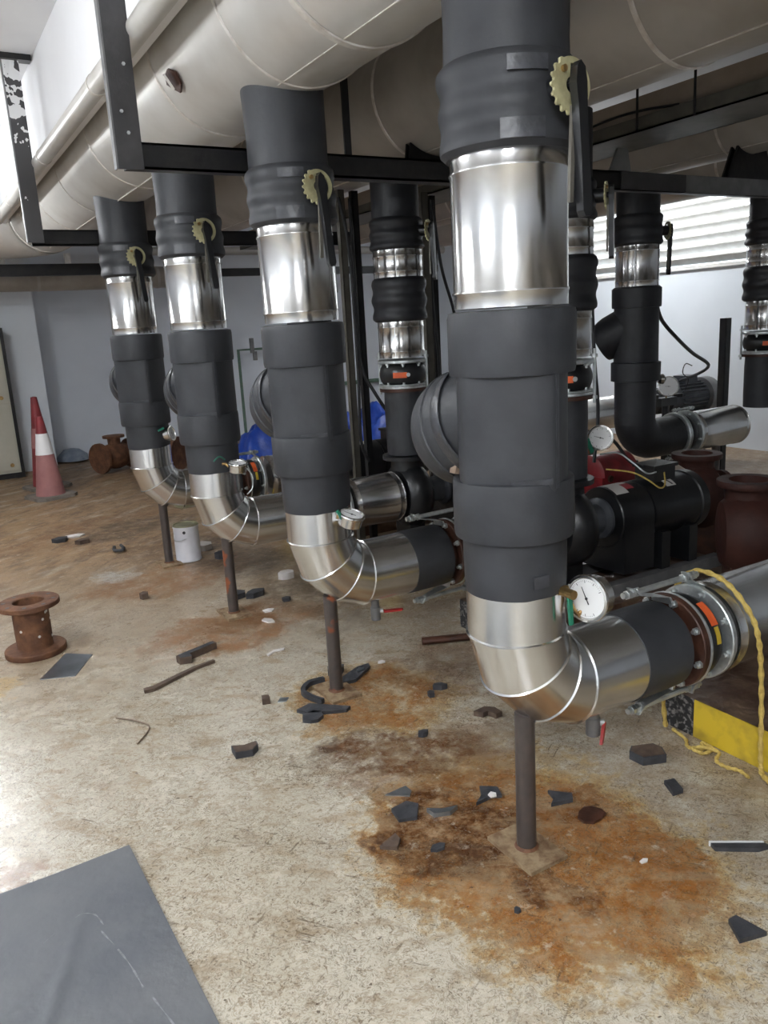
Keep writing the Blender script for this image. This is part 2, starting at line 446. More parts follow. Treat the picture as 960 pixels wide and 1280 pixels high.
class MB:
    def __init__(self):
        self.v, self.f = [], []
    def add(self, vs, fs, M=None):
        o = len(self.v)
        for p in vs:
            p = Vector(p)
            self.v.append(tuple(M @ p) if M is not None else tuple(p))
        for f in fs:
            self.f.append([i + o for i in f])
        return self
    def box(self, a, b, M=None):
        (x0, y0, z0), (x1, y1, z1) = a, b
        vs = [(x0, y0, z0), (x1, y0, z0), (x1, y1, z0), (x0, y1, z0), (x0, y0, z1), (x1, y0, z1), (x1, y1, z1), (x0, y1, z1)]
        fs = [(0, 3, 2, 1), (4, 5, 6, 7), (0, 1, 5, 4), (1, 2, 6, 5), (2, 3, 7, 6), (3, 0, 4, 7)]
        return self.add(vs, fs, M)
    def lathe(self, prof, M=None, seg=48, rf=None, caps=True, closed=False):
        vs, fs = [], []
        n = len(prof)
        for j, (r, z) in enumerate(prof):
            for i in range(seg):
                a = 2 * PI * i / seg
                rr = rf(a, z, r) if rf else r
                vs.append((rr * math.cos(a), rr * math.sin(a), z))
        for j in range(n - 1 if not closed else n):
            k = (j + 1) % n
            for i in range(seg):
                i2 = (i + 1) % seg
                fs.append((j * seg + i, j * seg + i2, k * seg + i2, k * seg + i))
        if caps and not closed:
            fs.append(tuple(reversed(range(seg))))
            fs.append(tuple(range((n - 1) * seg, n * seg)))
        return self.add(vs, fs, M)
    def cyl(self, r, z0, z1, M=None, seg=24, bev=0.0):
        p = [(r, z0), (r, z1)] if not bev else [(r - bev, z0), (r, z0 + bev), (r, z1 - bev), (r - bev, z1)]
        return self.lathe(p, M, seg)
    def prism(self, poly, z0, z1, M=None):
        n = len(poly)
        vs = [(x, y, z0) for x, y in poly] + [(x, y, z1) for x, y in poly]
        fs = [tuple(reversed(range(n))), tuple(range(n, 2 * n))]
        fs += [(i, (i + 1) % n, n + (i + 1) % n, n + i) for i in range(n)]
        return self.add(vs, fs, M)
    def tube(self, path, r, seg=12, rf=None):
        pts = [Vector(p) for p in path]
        rings, up = [], None
        for i, p in enumerate(pts):
            d = (pts[min(i + 1, len(pts) - 1)] - pts[max(i - 1, 0)]).normalized()
            if up is None:
                up = d.orthogonal().normalized()
            else:
                up = (up - d * up.dot(d)).normalized()
            s = d.cross(up)
            rr = rf(i) if rf else r
            rings.append([p + (up * math.cos(2 * PI * k / seg) + s * math.sin(2 * PI * k / seg)) * rr for k in range(seg)])
        vs = [q for ring in rings for q in ring]
        fs = []
        for j in range(len(rings) - 1):
            for k in range(seg):
                k2 = (k + 1) % seg
                fs.append((j * seg + k, j * seg + k2, (j + 1) * seg + k2, (j + 1) * seg + k))
        fs.append(tuple(reversed(range(seg))))
        fs.append(tuple(range((len(rings) - 1) * seg, len(rings) * seg)))
        return self.add(vs, fs)
    def patch(self, r, a0, a1, z0, z1, M=None, th=0.002, n=10, skew=0.0, rf=None):
        vs, fs = [], []
        for i in range(n + 1):
            a = a0 + (a1 - a0) * i / n
            dz = skew * i / n
            rb = rf(a) if rf else r
            for (rr, z) in ((rb, z0), (rb + th, z0), (rb + th, z1), (rb, z1)):
                vs.append((rr * math.cos(a), rr * math.sin(a), z + dz))
        for i in range(n):
            for k in range(4):
                k2 = (k + 1) % 4
                fs.append((i * 4 + k, (i + 1) * 4 + k, (i + 1) * 4 + k2, i * 4 + k2))
        fs.append((0, 1, 2, 3))
        fs.append((n * 4 + 3, n * 4 + 2, n * 4 + 1, n * 4))
        return self.add(vs, fs, M)
    def build(self, name, m, parent=None, flat=False, angle=35):
        me = bpy.data.meshes.new(name)
        me.from_pydata(self.v, [], self.f)
        me.validate()
        me.update()
        if not flat:
            me.polygons.foreach_set('use_smooth', [True] * len(me.polygons))
            me.set_sharp_from_angle(angle=math.radians(angle))
        me.materials.append(MATS[m])
        o = bpy.data.objects.new(name, me)
        COL.objects.link(o)
        if parent:
            o.parent = parent
        return o

def tag(o, label, cat, group=None):
    o['label'] = label
    o['category'] = cat
    if group:
        o['group'] = group
    return o

def thing(name, label, cat, loc=(0, 0, 0), rot=(0, 0, 0), group=None):
    o = bpy.data.objects.new(name, None)
    o.empty_display_size = 0.05
    COL.objects.link(o)
    o.location = loc
    o.rotation_euler = rot
    return tag(o, label, cat, group)

def structure(o):
    o['kind'] = 'structure'
    return o

def copy_tree(o, parent=None):
    c = o.copy()
    COL.objects.link(c)
    if parent:
        c.parent = parent
    for ch in [x for x in KIDS.get(o.name, [])]:
        k = copy_tree(ch, c)
        KIDS.setdefault(c.name, []).append(k)
    return c

KIDS = {}
def index_kids():
    KIDS.clear()
    for o in list(COL.objects):
        if o.parent:
            KIDS.setdefault(o.parent.name, []).append(o)

def relabel(o, label, group=None):
    o['label'] = label
    if group:
        o['group'] = group

def smooth_path(pts, n=8):
    P = [Vector(p) for p in pts]
    out = []
    for i in range(len(P) - 1):
        p0, p1, p2, p3 = P[max(i - 1, 0)], P[i], P[i + 1], P[min(i + 2, len(P) - 1)]
        for k in range(n):
            t = k / n
            out.append(0.5 * ((2 * p1) + (p2 - p0) * t + (2 * p0 - 5 * p1 + 4 * p2 - p3) * t * t + (3 * p1 - p0 - 3 * p2 + p3) * t ** 3))
    out.append(P[-1])
    return out

# ------------------------------------------------------------------ the room
FX0, FX1, FY0, FY1, CZ = -4.0, 6.0, -5.0, 9.2, 3.0
structure(MB().box((FX0 - 0.2, FY0 - 0.2, -0.2), (FX1 + 0.2, FY1 + 0.2, 0)).build('floor', 'floor_paint', flat=True))
structure(MB().box((FX0 - 0.2, FY0 - 0.2, CZ), (FX1 + 0.2, FY1 + 0.2, CZ + 0.2)).build('ceiling', 'ceiling_paint', flat=True))
structure(MB().box((FX0 - 0.2, FY1, 0), (FX1 + 0.2, FY1 + 0.2, CZ)).build('wall_back', 'wall_paint', flat=True))
structure(MB().box((FX0 - 0.2, FY0 - 0.2, 0), (FX0, FY1, CZ)).build('wall_left', 'wall_paint', flat=True))
structure(MB().box((FX0, FY0 - 0.2, 0), (FX1, FY0, CZ)).build('wall_front', 'wall_paint', flat=True))
WY0, WY1, WZ0, WZ1 = 2.9, 7.0, 1.86, 2.62
w = MB().box((FX1, FY0 - 0.2, 0), (FX1 + 0.2, WY0, CZ)).box((FX1, WY1, 0), (FX1 + 0.2, FY1, CZ))
w.box((FX1, WY0, 0), (FX1 + 0.2, WY1, WZ0)).box((FX1, WY0, WZ1), (FX1 + 0.2, WY1, CZ))
structure(w.build('wall_right', 'wall_white', flat=True))
win = bpy.data.objects.new('window_1', None)
COL.objects.link(win)
structure(win)
fr = MB().box((5.96, WY0, WZ0 - 0.035), (6.05, WY1, WZ0)).box((5.96, WY0, WZ1), (6.05, WY1, WZ1 + 0.04))
fr.box((5.97, WY0, WZ0), (6.04, WY0 + 0.04, WZ1)).box((5.97, WY1 - 0.04, WZ0), (6.04, WY1, WZ1)).box((5.975, 4.86, WZ0), (6.035, 4.90, WZ1))
fr.build('window_frame', 'louvre_paint', win, flat=True)
nsl = 7
for i in range(nsl):
    z = WZ0 + 0.055 + i * (WZ1 - WZ0 - 0.02) / nsl
    M_ = T((6.02, 0, z)) @ Matrix.Rotation(math.radians(38), 4, 'Y')
    MB().box((-0.055, WY0 + 0.04, -0.004), (0.055, WY1 - 0.04, 0.004), M_).box((-0.058, WY0 + 0.04, -0.014), (-0.048, WY1 - 0.04, 0.004), M_).build('slat', 'louvre_paint', win, flat=True)
# pier on the back wall
structure(MB().box((-0.42, 8.55, 0), (0.10, 9.2, CZ)).build('trim_1', 'wall_white', flat=True))
# bulkhead hanging from the ceiling along the aisle
structure(MB().box((-0.385, -4.9, 2.47), (-0.325, 6.3, CZ)).build('trim_2', 'bulkhead_paint', flat=True))

# ceiling lamps
for i, (lx, ly, ll, lp, dz) in enumerate(LAMPS):
    t = thing('ceiling_light', ['white batten lamp on the ceiling at the far end of the aisle', 'white batten lamp on the ceiling over the middle of the aisle',
              'white batten lamp on the ceiling behind the camera', 'white batten lamp on the ceiling near the louvred window', 'added white batten lamp brightening from the unseen left side of the room'][i], 'lamp', (lx, ly, 3.0))
    MB().box((-0.03, -ll / 2 - 0.03, -dz + 0.022), (0.03, ll / 2 + 0.03, -dz + 0.06)).build('housing', 'lamp_paint', t, flat=True)
    for sy in (-0.5, 0.5):
        MB().cyl(0.006, -dz + 0.06, 0.0, T((0, sy, 0)), 8).build('hanging_rod', 'galvanised', t)
    MB().cyl(0.018, -ll / 2, ll / 2, T((-0.028, 0, -dz)) @ AY, 10).build('tube', 'lamp_glow_%d' % i, t)
    MB().cyl(0.018, -ll / 2, ll / 2, T((0.028, 0, -dz)) @ AY, 10).build('tube', 'lamp_glow_%d' % i, t)

# ------------------------------------------------------------------ headers overhead
HZ, HR = 2.524, 0.30
def dent(a, z, r):
    return r * (1 + 0.004 * math.sin(3 * a + 2.1 * z) + 0.003 * math.sin(5 * a - 1.3 * z))
def header(name, label, x, z, r, y0, y1, m, straps, seams, elbow=None, group='large header pipes overhead'):
    t = thing(name, label, 'pipe', (x, 0, z), group=group)
    ny = int((y1 - y0) / 0.25)
    prof = [(r, y0 + (y1 - y0) * i / ny) for i in range(ny + 1)]
    MB().lathe(prof, AY, 72, dent).build('pipe_jacket', m, t)
    for (y, wd) in straps:
        MB().lathe([(r + 0.001, y - wd / 2), (r + 0.006, y - wd / 2 + 0.002), (r + 0.006, y + wd / 2 - 0.002), (r + 0.001, y + wd / 2)], AY, 72, dent, caps=False).build('strap', 'seam', t)
    for (a, ya, yb) in seams:
        MB().patch(r - 0.002, a - 0.006, a + 0.006, ya, yb, AY, 0.006, 2).build('lock_seam', 'seam', t)
    if elbow:
        Rb = 0.46
        rings = []
        me = MB()
        seg = 48
        for i in range(13):
            f = PI / 2 * i / 12
            c = Vector((-Rb + Rb * math.cos(f), y1 + Rb * math.sin(f), 0))
            d = Vector((math.cos(f), math.sin(f), 0))
            rings.append([c + (d * math.cos(2 * PI * k / seg) + Vector((0, 0, 1)) * math.sin(2 * PI * k / seg)) * r * 1.01 for k in range(seg)])
        for k in range(1):
            rings.append([p + Vector((-3.0, 0, 0)) for p in rings[-1]])
        vs = [q for rg in rings for q in rg]
        fs = [(j * seg + k, j * seg + (k + 1) % seg, (j + 1) * seg + (k + 1) % seg, (j + 1) * seg + k) for j in range(len(rings) - 1) for k in range(seg)]
        me.add(vs, fs).build('pipe_elbow', m, t)
        MB().lathe([(r * 1.01, 0), (r * 1.01 + 0.006, 0.003), (r * 1.01 + 0.006, 0.04), (r * 1.01, 0.043)], T((-Rb - 0.10, y1 + Rb, 0)) @ AX, 48, caps=False).build('strap', 'seam', t)
    return t

h1 = header('header_pipe', 'large cream clad header pipe directly above the front row of risers', 0, HZ, HR, -3.2, 6.3, 'cladding',
            [(0.62, 0.03), (1.02, 0.012), (1.72, 0.02), (2.95, 0.02), (3.9, 0.02), (4.75, 0.02), (5.6, 0.02), (6.2, 0.02), (-0.9, 0.02)],
            [(PI / 2 + 0.25, -3.2, 1.06), (PI / 2 - 0.55, 1.3, 2.2), (PI / 2 + 0.2, 2.5, 5.9)], True)
tear = MB()
tv = [(0, 0, 0), (0.035, 0.02, 0.004), (0.06, 0.0, 0.0), (0.075, -0.05, -0.002), (0.05, -0.07, 0.002), (0.015, -0.05, 0)]
tear.prism([(-0.05, 0.0), (-0.02, 0.045), (0.0, 0.07), (0.025, 0.04), (0.035, -0.01), (0.01, -0.055), (-0.03, -0.045)], -0.004, 0.004,
           frame((-0.262, 1.56, -0.160), (-0.86, 0, -0.51)))
tear.build('torn_patch', 'rust_dark', h1)
MB().prism([(-0.04, 0.0), (-0.01, 0.02), (0.03, -0.01), (0.0, -0.035)], 0.004, 0.012, frame((-0.272, 1.56, -0.166), (-0.75, 0.35, -0.51))).build('bent_flap', 'seam', h1)
h2 = header('header_pipe', 'large header pipe with shade painted into its cladding, above the second row, behind the nearest riser', 1.20, 2.555, HR, -3.2, 6.6, 'cladding_taupe_and_shade',
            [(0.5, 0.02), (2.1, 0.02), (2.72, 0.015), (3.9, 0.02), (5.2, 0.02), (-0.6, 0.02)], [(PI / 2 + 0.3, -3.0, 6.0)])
h3 = header('header_pipe', 'large header pipe with shade painted into its cladding, at right, resting on the beam by the louvres', 2.84, 2.438, 0.2, -3.2, 6.6, 'cladding_taupe_and_shade',
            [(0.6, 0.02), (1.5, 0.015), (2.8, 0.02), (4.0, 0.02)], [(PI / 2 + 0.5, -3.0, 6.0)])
h4 = header('header_pipe', 'large header pipe with shade painted into its cladding, farthest right, above the last riser', 4.03, 2.438, 0.2, -3.2, 6.6, 'cladding_taupe_and_shade', [(2.4, 0.02), (3.3, 0.02)], [])

# small pipe along the bulkhead
t = thing('insulated_pipe', 'thin cream pipe running along the foot of the white bulkhead', 'pipe', (-0.428, 0, 2.447))
MB().lathe([(0.040, -4.5 + 0.4 * i) for i in range(27)], AY, 24, lambda a, z, r: r * (1 + 0.02 * math.sin(7 * z))).build('pipe_jacket', 'cladding', t)
for y in (0.4, 2.0, 3.4, 4.9):
    MB().cyl(0.043, y, y + 0.02, AY, 24).build('strap', 'seam', t)

# cable tray / trunking between header 2 and 3
t = thing('pipe_trunking', 'brown boxed trunking on rods between the two right hand headers', 'trunking', (2.02, 0, 0))
MB().box((-0.13, -2.5, 2.325), (0.13, 6.5, 2.425)).build('trunk_body', 'cladding_brown', t, flat=True)
MB().box((-0.17, -2.5, 2.262), (-0.16, 6.5, 2.325)).box((-0.17, -2.5, 2.262), (0.17, 6.5, 2.270)).box((0.16, -2.5, 2.262), (0.17, 6.5, 2.325)).build('channel_rail', 'olive_steel', t, flat=True)
for y in (1.30, 0.98):
    MB().cyl(0.006, 2.26, 3.0, T((-0.178, y, 0)), 8).build('hanger_rod', 'black_steel', t)
flap = MB()
pa = [(-0.134, 1.10 + 0.06 * i, 2.335 + 0.03 * math.sin(PI * i / 12)) for i in range(13)]
flap.tube(pa, 0.006, 6).build('sagging_edge', 'black_steel', t)

# ------------------------------------------------------------------ support steel
def beam(label, y, x0, x1, z0, z1, group='steel cross beams under the headers'):
    t = thing('support_beam', label, 'beam', (0, y, 0), group=group)
    MB().box((x0, -0.004, z0), (x1, 0.004, z1)).box((x0, -0.004, z1 - 0.008), (x1, 0.05, z1)).box((x0, -0.004, z0), (x1, 0.05, z0 + 0.008)).build('channel', 'black_steel', t, flat=True)
    return t
def saddle(t, x, zb, r, zc, m='black_steel'):
    poly = [(-0.19, zb), (0.19, zb)]
    arc = [(0.0 + (r + 0.003) * math.cos(a), zc + (r + 0.003) * math.sin(a)) for a in [(-PI / 2 + 0.62) - 1.24 * i / 10 for i in range(11)]]
    poly += arc
    M_ = Matrix(((1, 0, 0, x), (0, 0, 1, 0), (0, 1, 0, 0), (0, 0, 0, 1)))
    MB().prism(poly, 0.004, 0.016, M_).prism(poly, 0.040, 0.052, M_).build('pipe_saddle', m, t, flat=True)
b1 = beam('black steel channel beam crossing behind the second riser, under the headers', 1.40, -0.505, 3.35, 2.022, 2.108)
saddle(b1, 2.84, 2.106, 0.2, 2.438)
MB().box((0.345, 0.004, 2.108), (0.375, 0.012, CZ)).build('hanger_strap', 'black_steel', b1, flat=True)
MB().prism([(-0.07, 0.0), (0.07, 0.0), (0.045, 0.10), (-0.02, 0.10)], -0.012, 0.0, Matrix(((1, 0, 0, 1.83), (0, 0, 1, -0.004), (0, 1, 0, 2.108), (0, 0, 0, 1)))).build('gusset_bracket', 'grey_steel', b1, flat=True)
MB().box((2.30, -0.012, 2.024), (3.35, -0.0042, 2.106)).build('lit_overlay', 'grey_steel', b1, flat=True)  # grey overlay painting the lit stretch of the beam face
MB().box((1.84, -0.012, 2.026), (2.30, -0.0042, 2.106)).build('lit_overlay', 'hanger_paint', b1, flat=True)  # charcoal overlay painting the dimmer end of that lit stretch
b2 = beam('black steel channel beam crossing behind the farthest riser', 3.76, -0.505, 1.7, 2.02, 2.11)
saddle(b2, 1.20, 2.108, HR, 2.555)

b3 = beam('short black steel beam with a pipe saddle, under the second header', 1.97, 0.55, 1.85, 2.125, 2.205)
saddle(b3, 1.20, 2.203, HR, 2.555)

def hanger(label, x, y, z0, m, wid=0.085):
    t = thing('hanger_bar', label, 'hanger', (x, y, 0), group='steel hanger angles')
    MB().box((0, -0.005, z0), (wid, 0.005, CZ)).build('angle_face', m, t, flat=True)
    MB().box((-0.006, -0.005, z0), (0, 0.03, CZ)).build('angle_leg', 'grey_steel', t, flat=True)
    t.rotation_euler = (0, 0.0, 0)
    return t
ha = hanger('charcoal steel hanger angle with bolt heads, nearest to the camera', -0.545, 1.36, 2.012, 'hanger_paint')
for (bx, bz) in ((0.055, 2.335), (0.03, 2.19), (0.045, 2.125)):
    MB().cyl(0.006, 0, 0.006, T((bx, -0.005, bz)) @ Matrix.Rotation(PI / 2, 4, 'X'), 6).build('bolt', 'galvanised', ha)
hb = hanger('dark steel hanger angle splashed with white plaster, farther left', -0.545, 3.60, 2.02, 'hanger_splashed')
MB().box((-0.14, -0.03, CZ - 0.03), (0.15, 0.04, CZ)).build('top_cleat', 'black_steel', hb, flat=True)

# steel bars and pipes high on the back wall
t = thing('wall_pipe', 'dull beige pipe running across under the far end of the header', 'pipe', (0, 7.75, 2.10))
MB().lathe([(0.115, -3.9 + 0.3 * i) for i in range(20)], AX, 28, lambda a, z, r: r * (1 + 0.02 * math.sin(5 * z))).build('pipe_jacket', 'cladding_taupe_and_shade', t)
for x in (-1.3, 0.05, 1.3):
    MB().cyl(0.119, x, x + 0.03, AX, 28).build('strap', 'pipe_grey', t)
t = thing('wall_pipe', 'thin cream pipe crossing in front of the back wall behind the risers', 'pipe', (0, 8.7, 2.47))
MB().cyl(0.05, 1.0, 5.9, AX, 16).build('pipe_jacket', 'pipe_grey', t)
t = thing('support_beam', 'dark steel beam crossing low in front of the back wall', 'beam', (0, 8.45, 0))
MB().box((0.4, -0.03, 2.14), (5.6, 0.03, 2.235)).build('channel', 'black_steel', t, flat=True)
t = thing('support_beam', 'dark steel beam under the header elbow at far left', 'beam', (0, 7.1, 0))
MB().box((-2.4, -0.03, 2.09), (0.8, 0.03, 2.20)).build('channel', 'black_steel', t, flat=True)
for x in (-0.32, -1.1, 0.28):
    MB().box((x - 0.03, -0.02, 2.20), (x + 0.03, 0.02, 2.30)).build('packing_block', 'plaster', t, flat=True)

# ------------------------------------------------------------------ front row risers
def wrinkle(amp, k=1.0, seed=0.0):
    def fn(a, z, r):
        p = Vector((math.cos(a) * 0.5 + seed, math.sin(a) * 0.5, z * 9 * k))
        return r + amp * mnoise.noise(p) + amp * 0.5 * mnoise.noise(p * 2.7)
    return fn

def prof_lump(r, z0, z1, n, bumps, edge=0.008):
    out = [(r - edge, z0)]
    for i in range(n + 1):
        t_ = i / n
        z = z0 + edge + (z1 - z0 - 2 * edge) * t_
        out.append((r + bumps * math.sin(t_ * 2.4 * 2 * PI + 0.6), z))
    out.append((r - edge, z1))
    return out

def bolt_mesh():
    m = MB()
    m.cyl(0.012, 0, 0.009, None, 6).cyl(0.0065, 0.009, 0.020, None, 8)
    return m

BOLT = None
def bolts(parent, centre, axis_sign, rad, n, off=0.2, m='galvanised', vertical=False):
    global BOLT
    if BOLT is None:
        BOLT = bolt_mesh().build('bolt', m)
        first = True
    else:
        first = False
    for k in range(n):
        a = 2 * PI * k / n + off
        o = BOLT if first and k == 0 else BOLT.copy()
        if not (first and k == 0):
            COL.objects.link(o)
        o.parent = parent
        if vertical:
            o.location = Vector(centre) + Vector((rad * math.cos(a), rad * math.sin(a), 0))
            o.rotation_euler = (0, 0, a) if axis_sign > 0 else (PI, 0, a)
        else:
            o.location = Vector(centre) + Vector((0, rad * math.cos(a), rad * math.sin(a)))
            o.rotation_euler = (0, PI / 2 * axis_sign, 0)

def sleeve(root, z0, z1, r, name='metal_sleeve', m='aluminium', seam_a=-0.6):
    p = [(r, z0)]
    for zb in (z0 + 0.035, z1 - 0.035):
        p += [(r, zb - 0.005), (r + 0.003, zb - 0.002), (r + 0.003, zb + 0.002), (r, zb + 0.005)]
    p += [(r, z1)]
    o = MB().lathe(p, None, 64).build(name, m, root, angle=60)
    MB().patch(r - 0.001, seam_a - 0.012, seam_a + 0.012, z0, z1, None, 0.0028, 2).build('lap_seam', 'bright_edge', o)
    return o

def lever(root, ang, rad, z, length=0.26, wide=True):
    d = Vector((math.cos(ang), math.sin(ang), 0))
    base = d * rad + Vector((0, 0, z))
    # local: x sideways, y up, z outward
    sx = Vector((-d.y, d.x, 0))
    M_ = Matrix(((sx.x, 0, d.x, base.x), (sx.y, 0, d.y, base.y), (0, 1, 0, base.z), (0, 0, 0, 1)))
    sgn = 1
    mb = MB()
    outer, hole = 0.054, 0.041
    n = 72
    ring_o, = [[]]
    for i in range(n):
        a = 2 * PI * i / n
        dg = math.degrees(a)
        rr = outer
        if 115 < dg < 285:
            rr = outer + (0.004 if i % 4 < 2 else -0.003)
        ring_o.append((rr * math.cos(a), rr * math.sin(a)))
    # toothed annulus
    vs, fs = [], []
    for zz in (0.0, 0.006):
        for (x, y) in ring_o:
            vs.append((x, y, zz))
        for i in range(n):
            a = 2 * PI * i / n
            dg = math.degrees(a)
            hr = 0.016 if 95 < dg < 290 else hole
            vs.append((hr * math.cos(a), hr * math.sin(a), zz))
    for i in range(n):
        j = (i + 1) % n
        fs += [(2 * n + i, 2 * n + j, 3 * n + j, 3 * n + i), (i, n + i, n + j, j), (i, j, 2 * n + j, 2 * n + i), (n + i, 3 * n + i, 3 * n + j, n + j)]
    mb.add(vs, fs, M_)
    o = mb.build('notch_plate', 'notch_plate', root, flat=True)
    MB().cyl(0.03, -0.06, 0.0, M_, 16).build('valve_neck', 'black_paint', root)
    MB().cyl(0.007, 0.006, 0.013, M_ @ T((-0.025, 0.028, 0)), 8).build('stop_screw', 'brass', o)
    h = MB().prism([(-0.010, 0.030), (0.0, 0.040), (0.012, 0.028), (0.016, 0.0), (0.014, -0.06), (0.015, -0.15), (0.018, -length + 0.012), (0.012, -length), (-0.004, -length), (-0.010, -length + 0.012), (-0.009, -0.15), (-0.012, -0.04), (-0.016, 0.0)],
                   0.014, 0.034, M_ @ Matrix.Rotation(0.06, 4, 'Z')).cyl(0.012, -0.005, 0.032, M_, 12).build('lever_handle', 'black_paint', root, flat=True)
    MB().prism([(-0.005, -0.04), (0.006, -0.04), (0.004, -0.14), (0.003, -length + 0.03), (-0.008, -length + 0.03), (-0.007, -0.14)], 0.006, 0.014, M_ @ Matrix.Rotation(-0.03, 4, 'Z')).build('trigger_bar', 'olive_steel', h, flat=True)
    return o

ZAX, RB = 0.478, 0.19
RE = 0.128

def elbow_ring(phi, r, seg=56):
    """ring of the bend at angle phi: 0 = in the vertical pipe, pi/2 = in the horizontal pipe"""
    e = Vector((-math.cos(phi), 0, -math.sin(phi)))
    c = Vector((RB, 0, ZAX + RB)) + e * RB
    return [c + (e * math.cos(2 * PI * k / seg) + Vector((0, 1, 0)) * math.sin(2 * PI * k / seg)) * r for k in range(seg)]

def ring_loft(rings):
    seg = len(rings[0])
    vs = [p for r_ in rings for p in r_]
    fs = []
    for j in range(len(rings) - 1):
        for k in range(seg):
            k2 = (k + 1) % seg
            fs.append((j * seg + k, (j + 1) * seg + k, (j + 1) * seg + k2, j * seg + k2))
    return MB().add(vs, fs)

def shift(ring, v):
    return [p + Vector(v) for p in ring]

def flex_joint(root, place, r_fl=0.150, xs=(0.575, 0.60, 0.695, 0.715), bands=True, rod_angles=(1.45, -1.75), n_bolts=8, first_mat='rust_dark'):
    """place: matrix carrying local z (joint axis). The flanges, rubber bellows, bolts and tie rods."""
    a, b_, c, d = xs
    def disc(z0, z1, r):
        return MB().lathe([(0.09, z0), (r - 0.003, z0), (r, z0 + 0.003), (r, z1 - 0.003), (r - 0.003, z1), (0.09, z1)], place, 48, closed=True)
    f1 = disc(a, b_, r_fl).build('flange', first_mat, root)
    f2 = disc(c, d, r_fl + 0.004).build('flange', 'galvanised', root)
    rim1 = MB().lathe([(r_fl - 0.006, b_), (r_fl + 0.002, b_ + 0.002), (r_fl + 0.002, b_ + 0.007), (r_fl - 0.012, b_ + 0.009)], place, 48, caps=False).build('ring_edge', 'galvanised', f1)
    L_ = c - b_
    prof = [(0.110, b_ + 0.004)]
    for i in range(13):
        t_ = i / 12
        prof.append((0.112 + 0.022 * math.sin(PI * t_) ** 0.7, b_ + 0.006 + (L_ - 0.012) * t_))
    prof.append((0.110, c - 0.004))
    bl = MB().lathe(prof, place, 48).build('rubber_bellows', 'black_paint', root)
    return f1, f2, bl

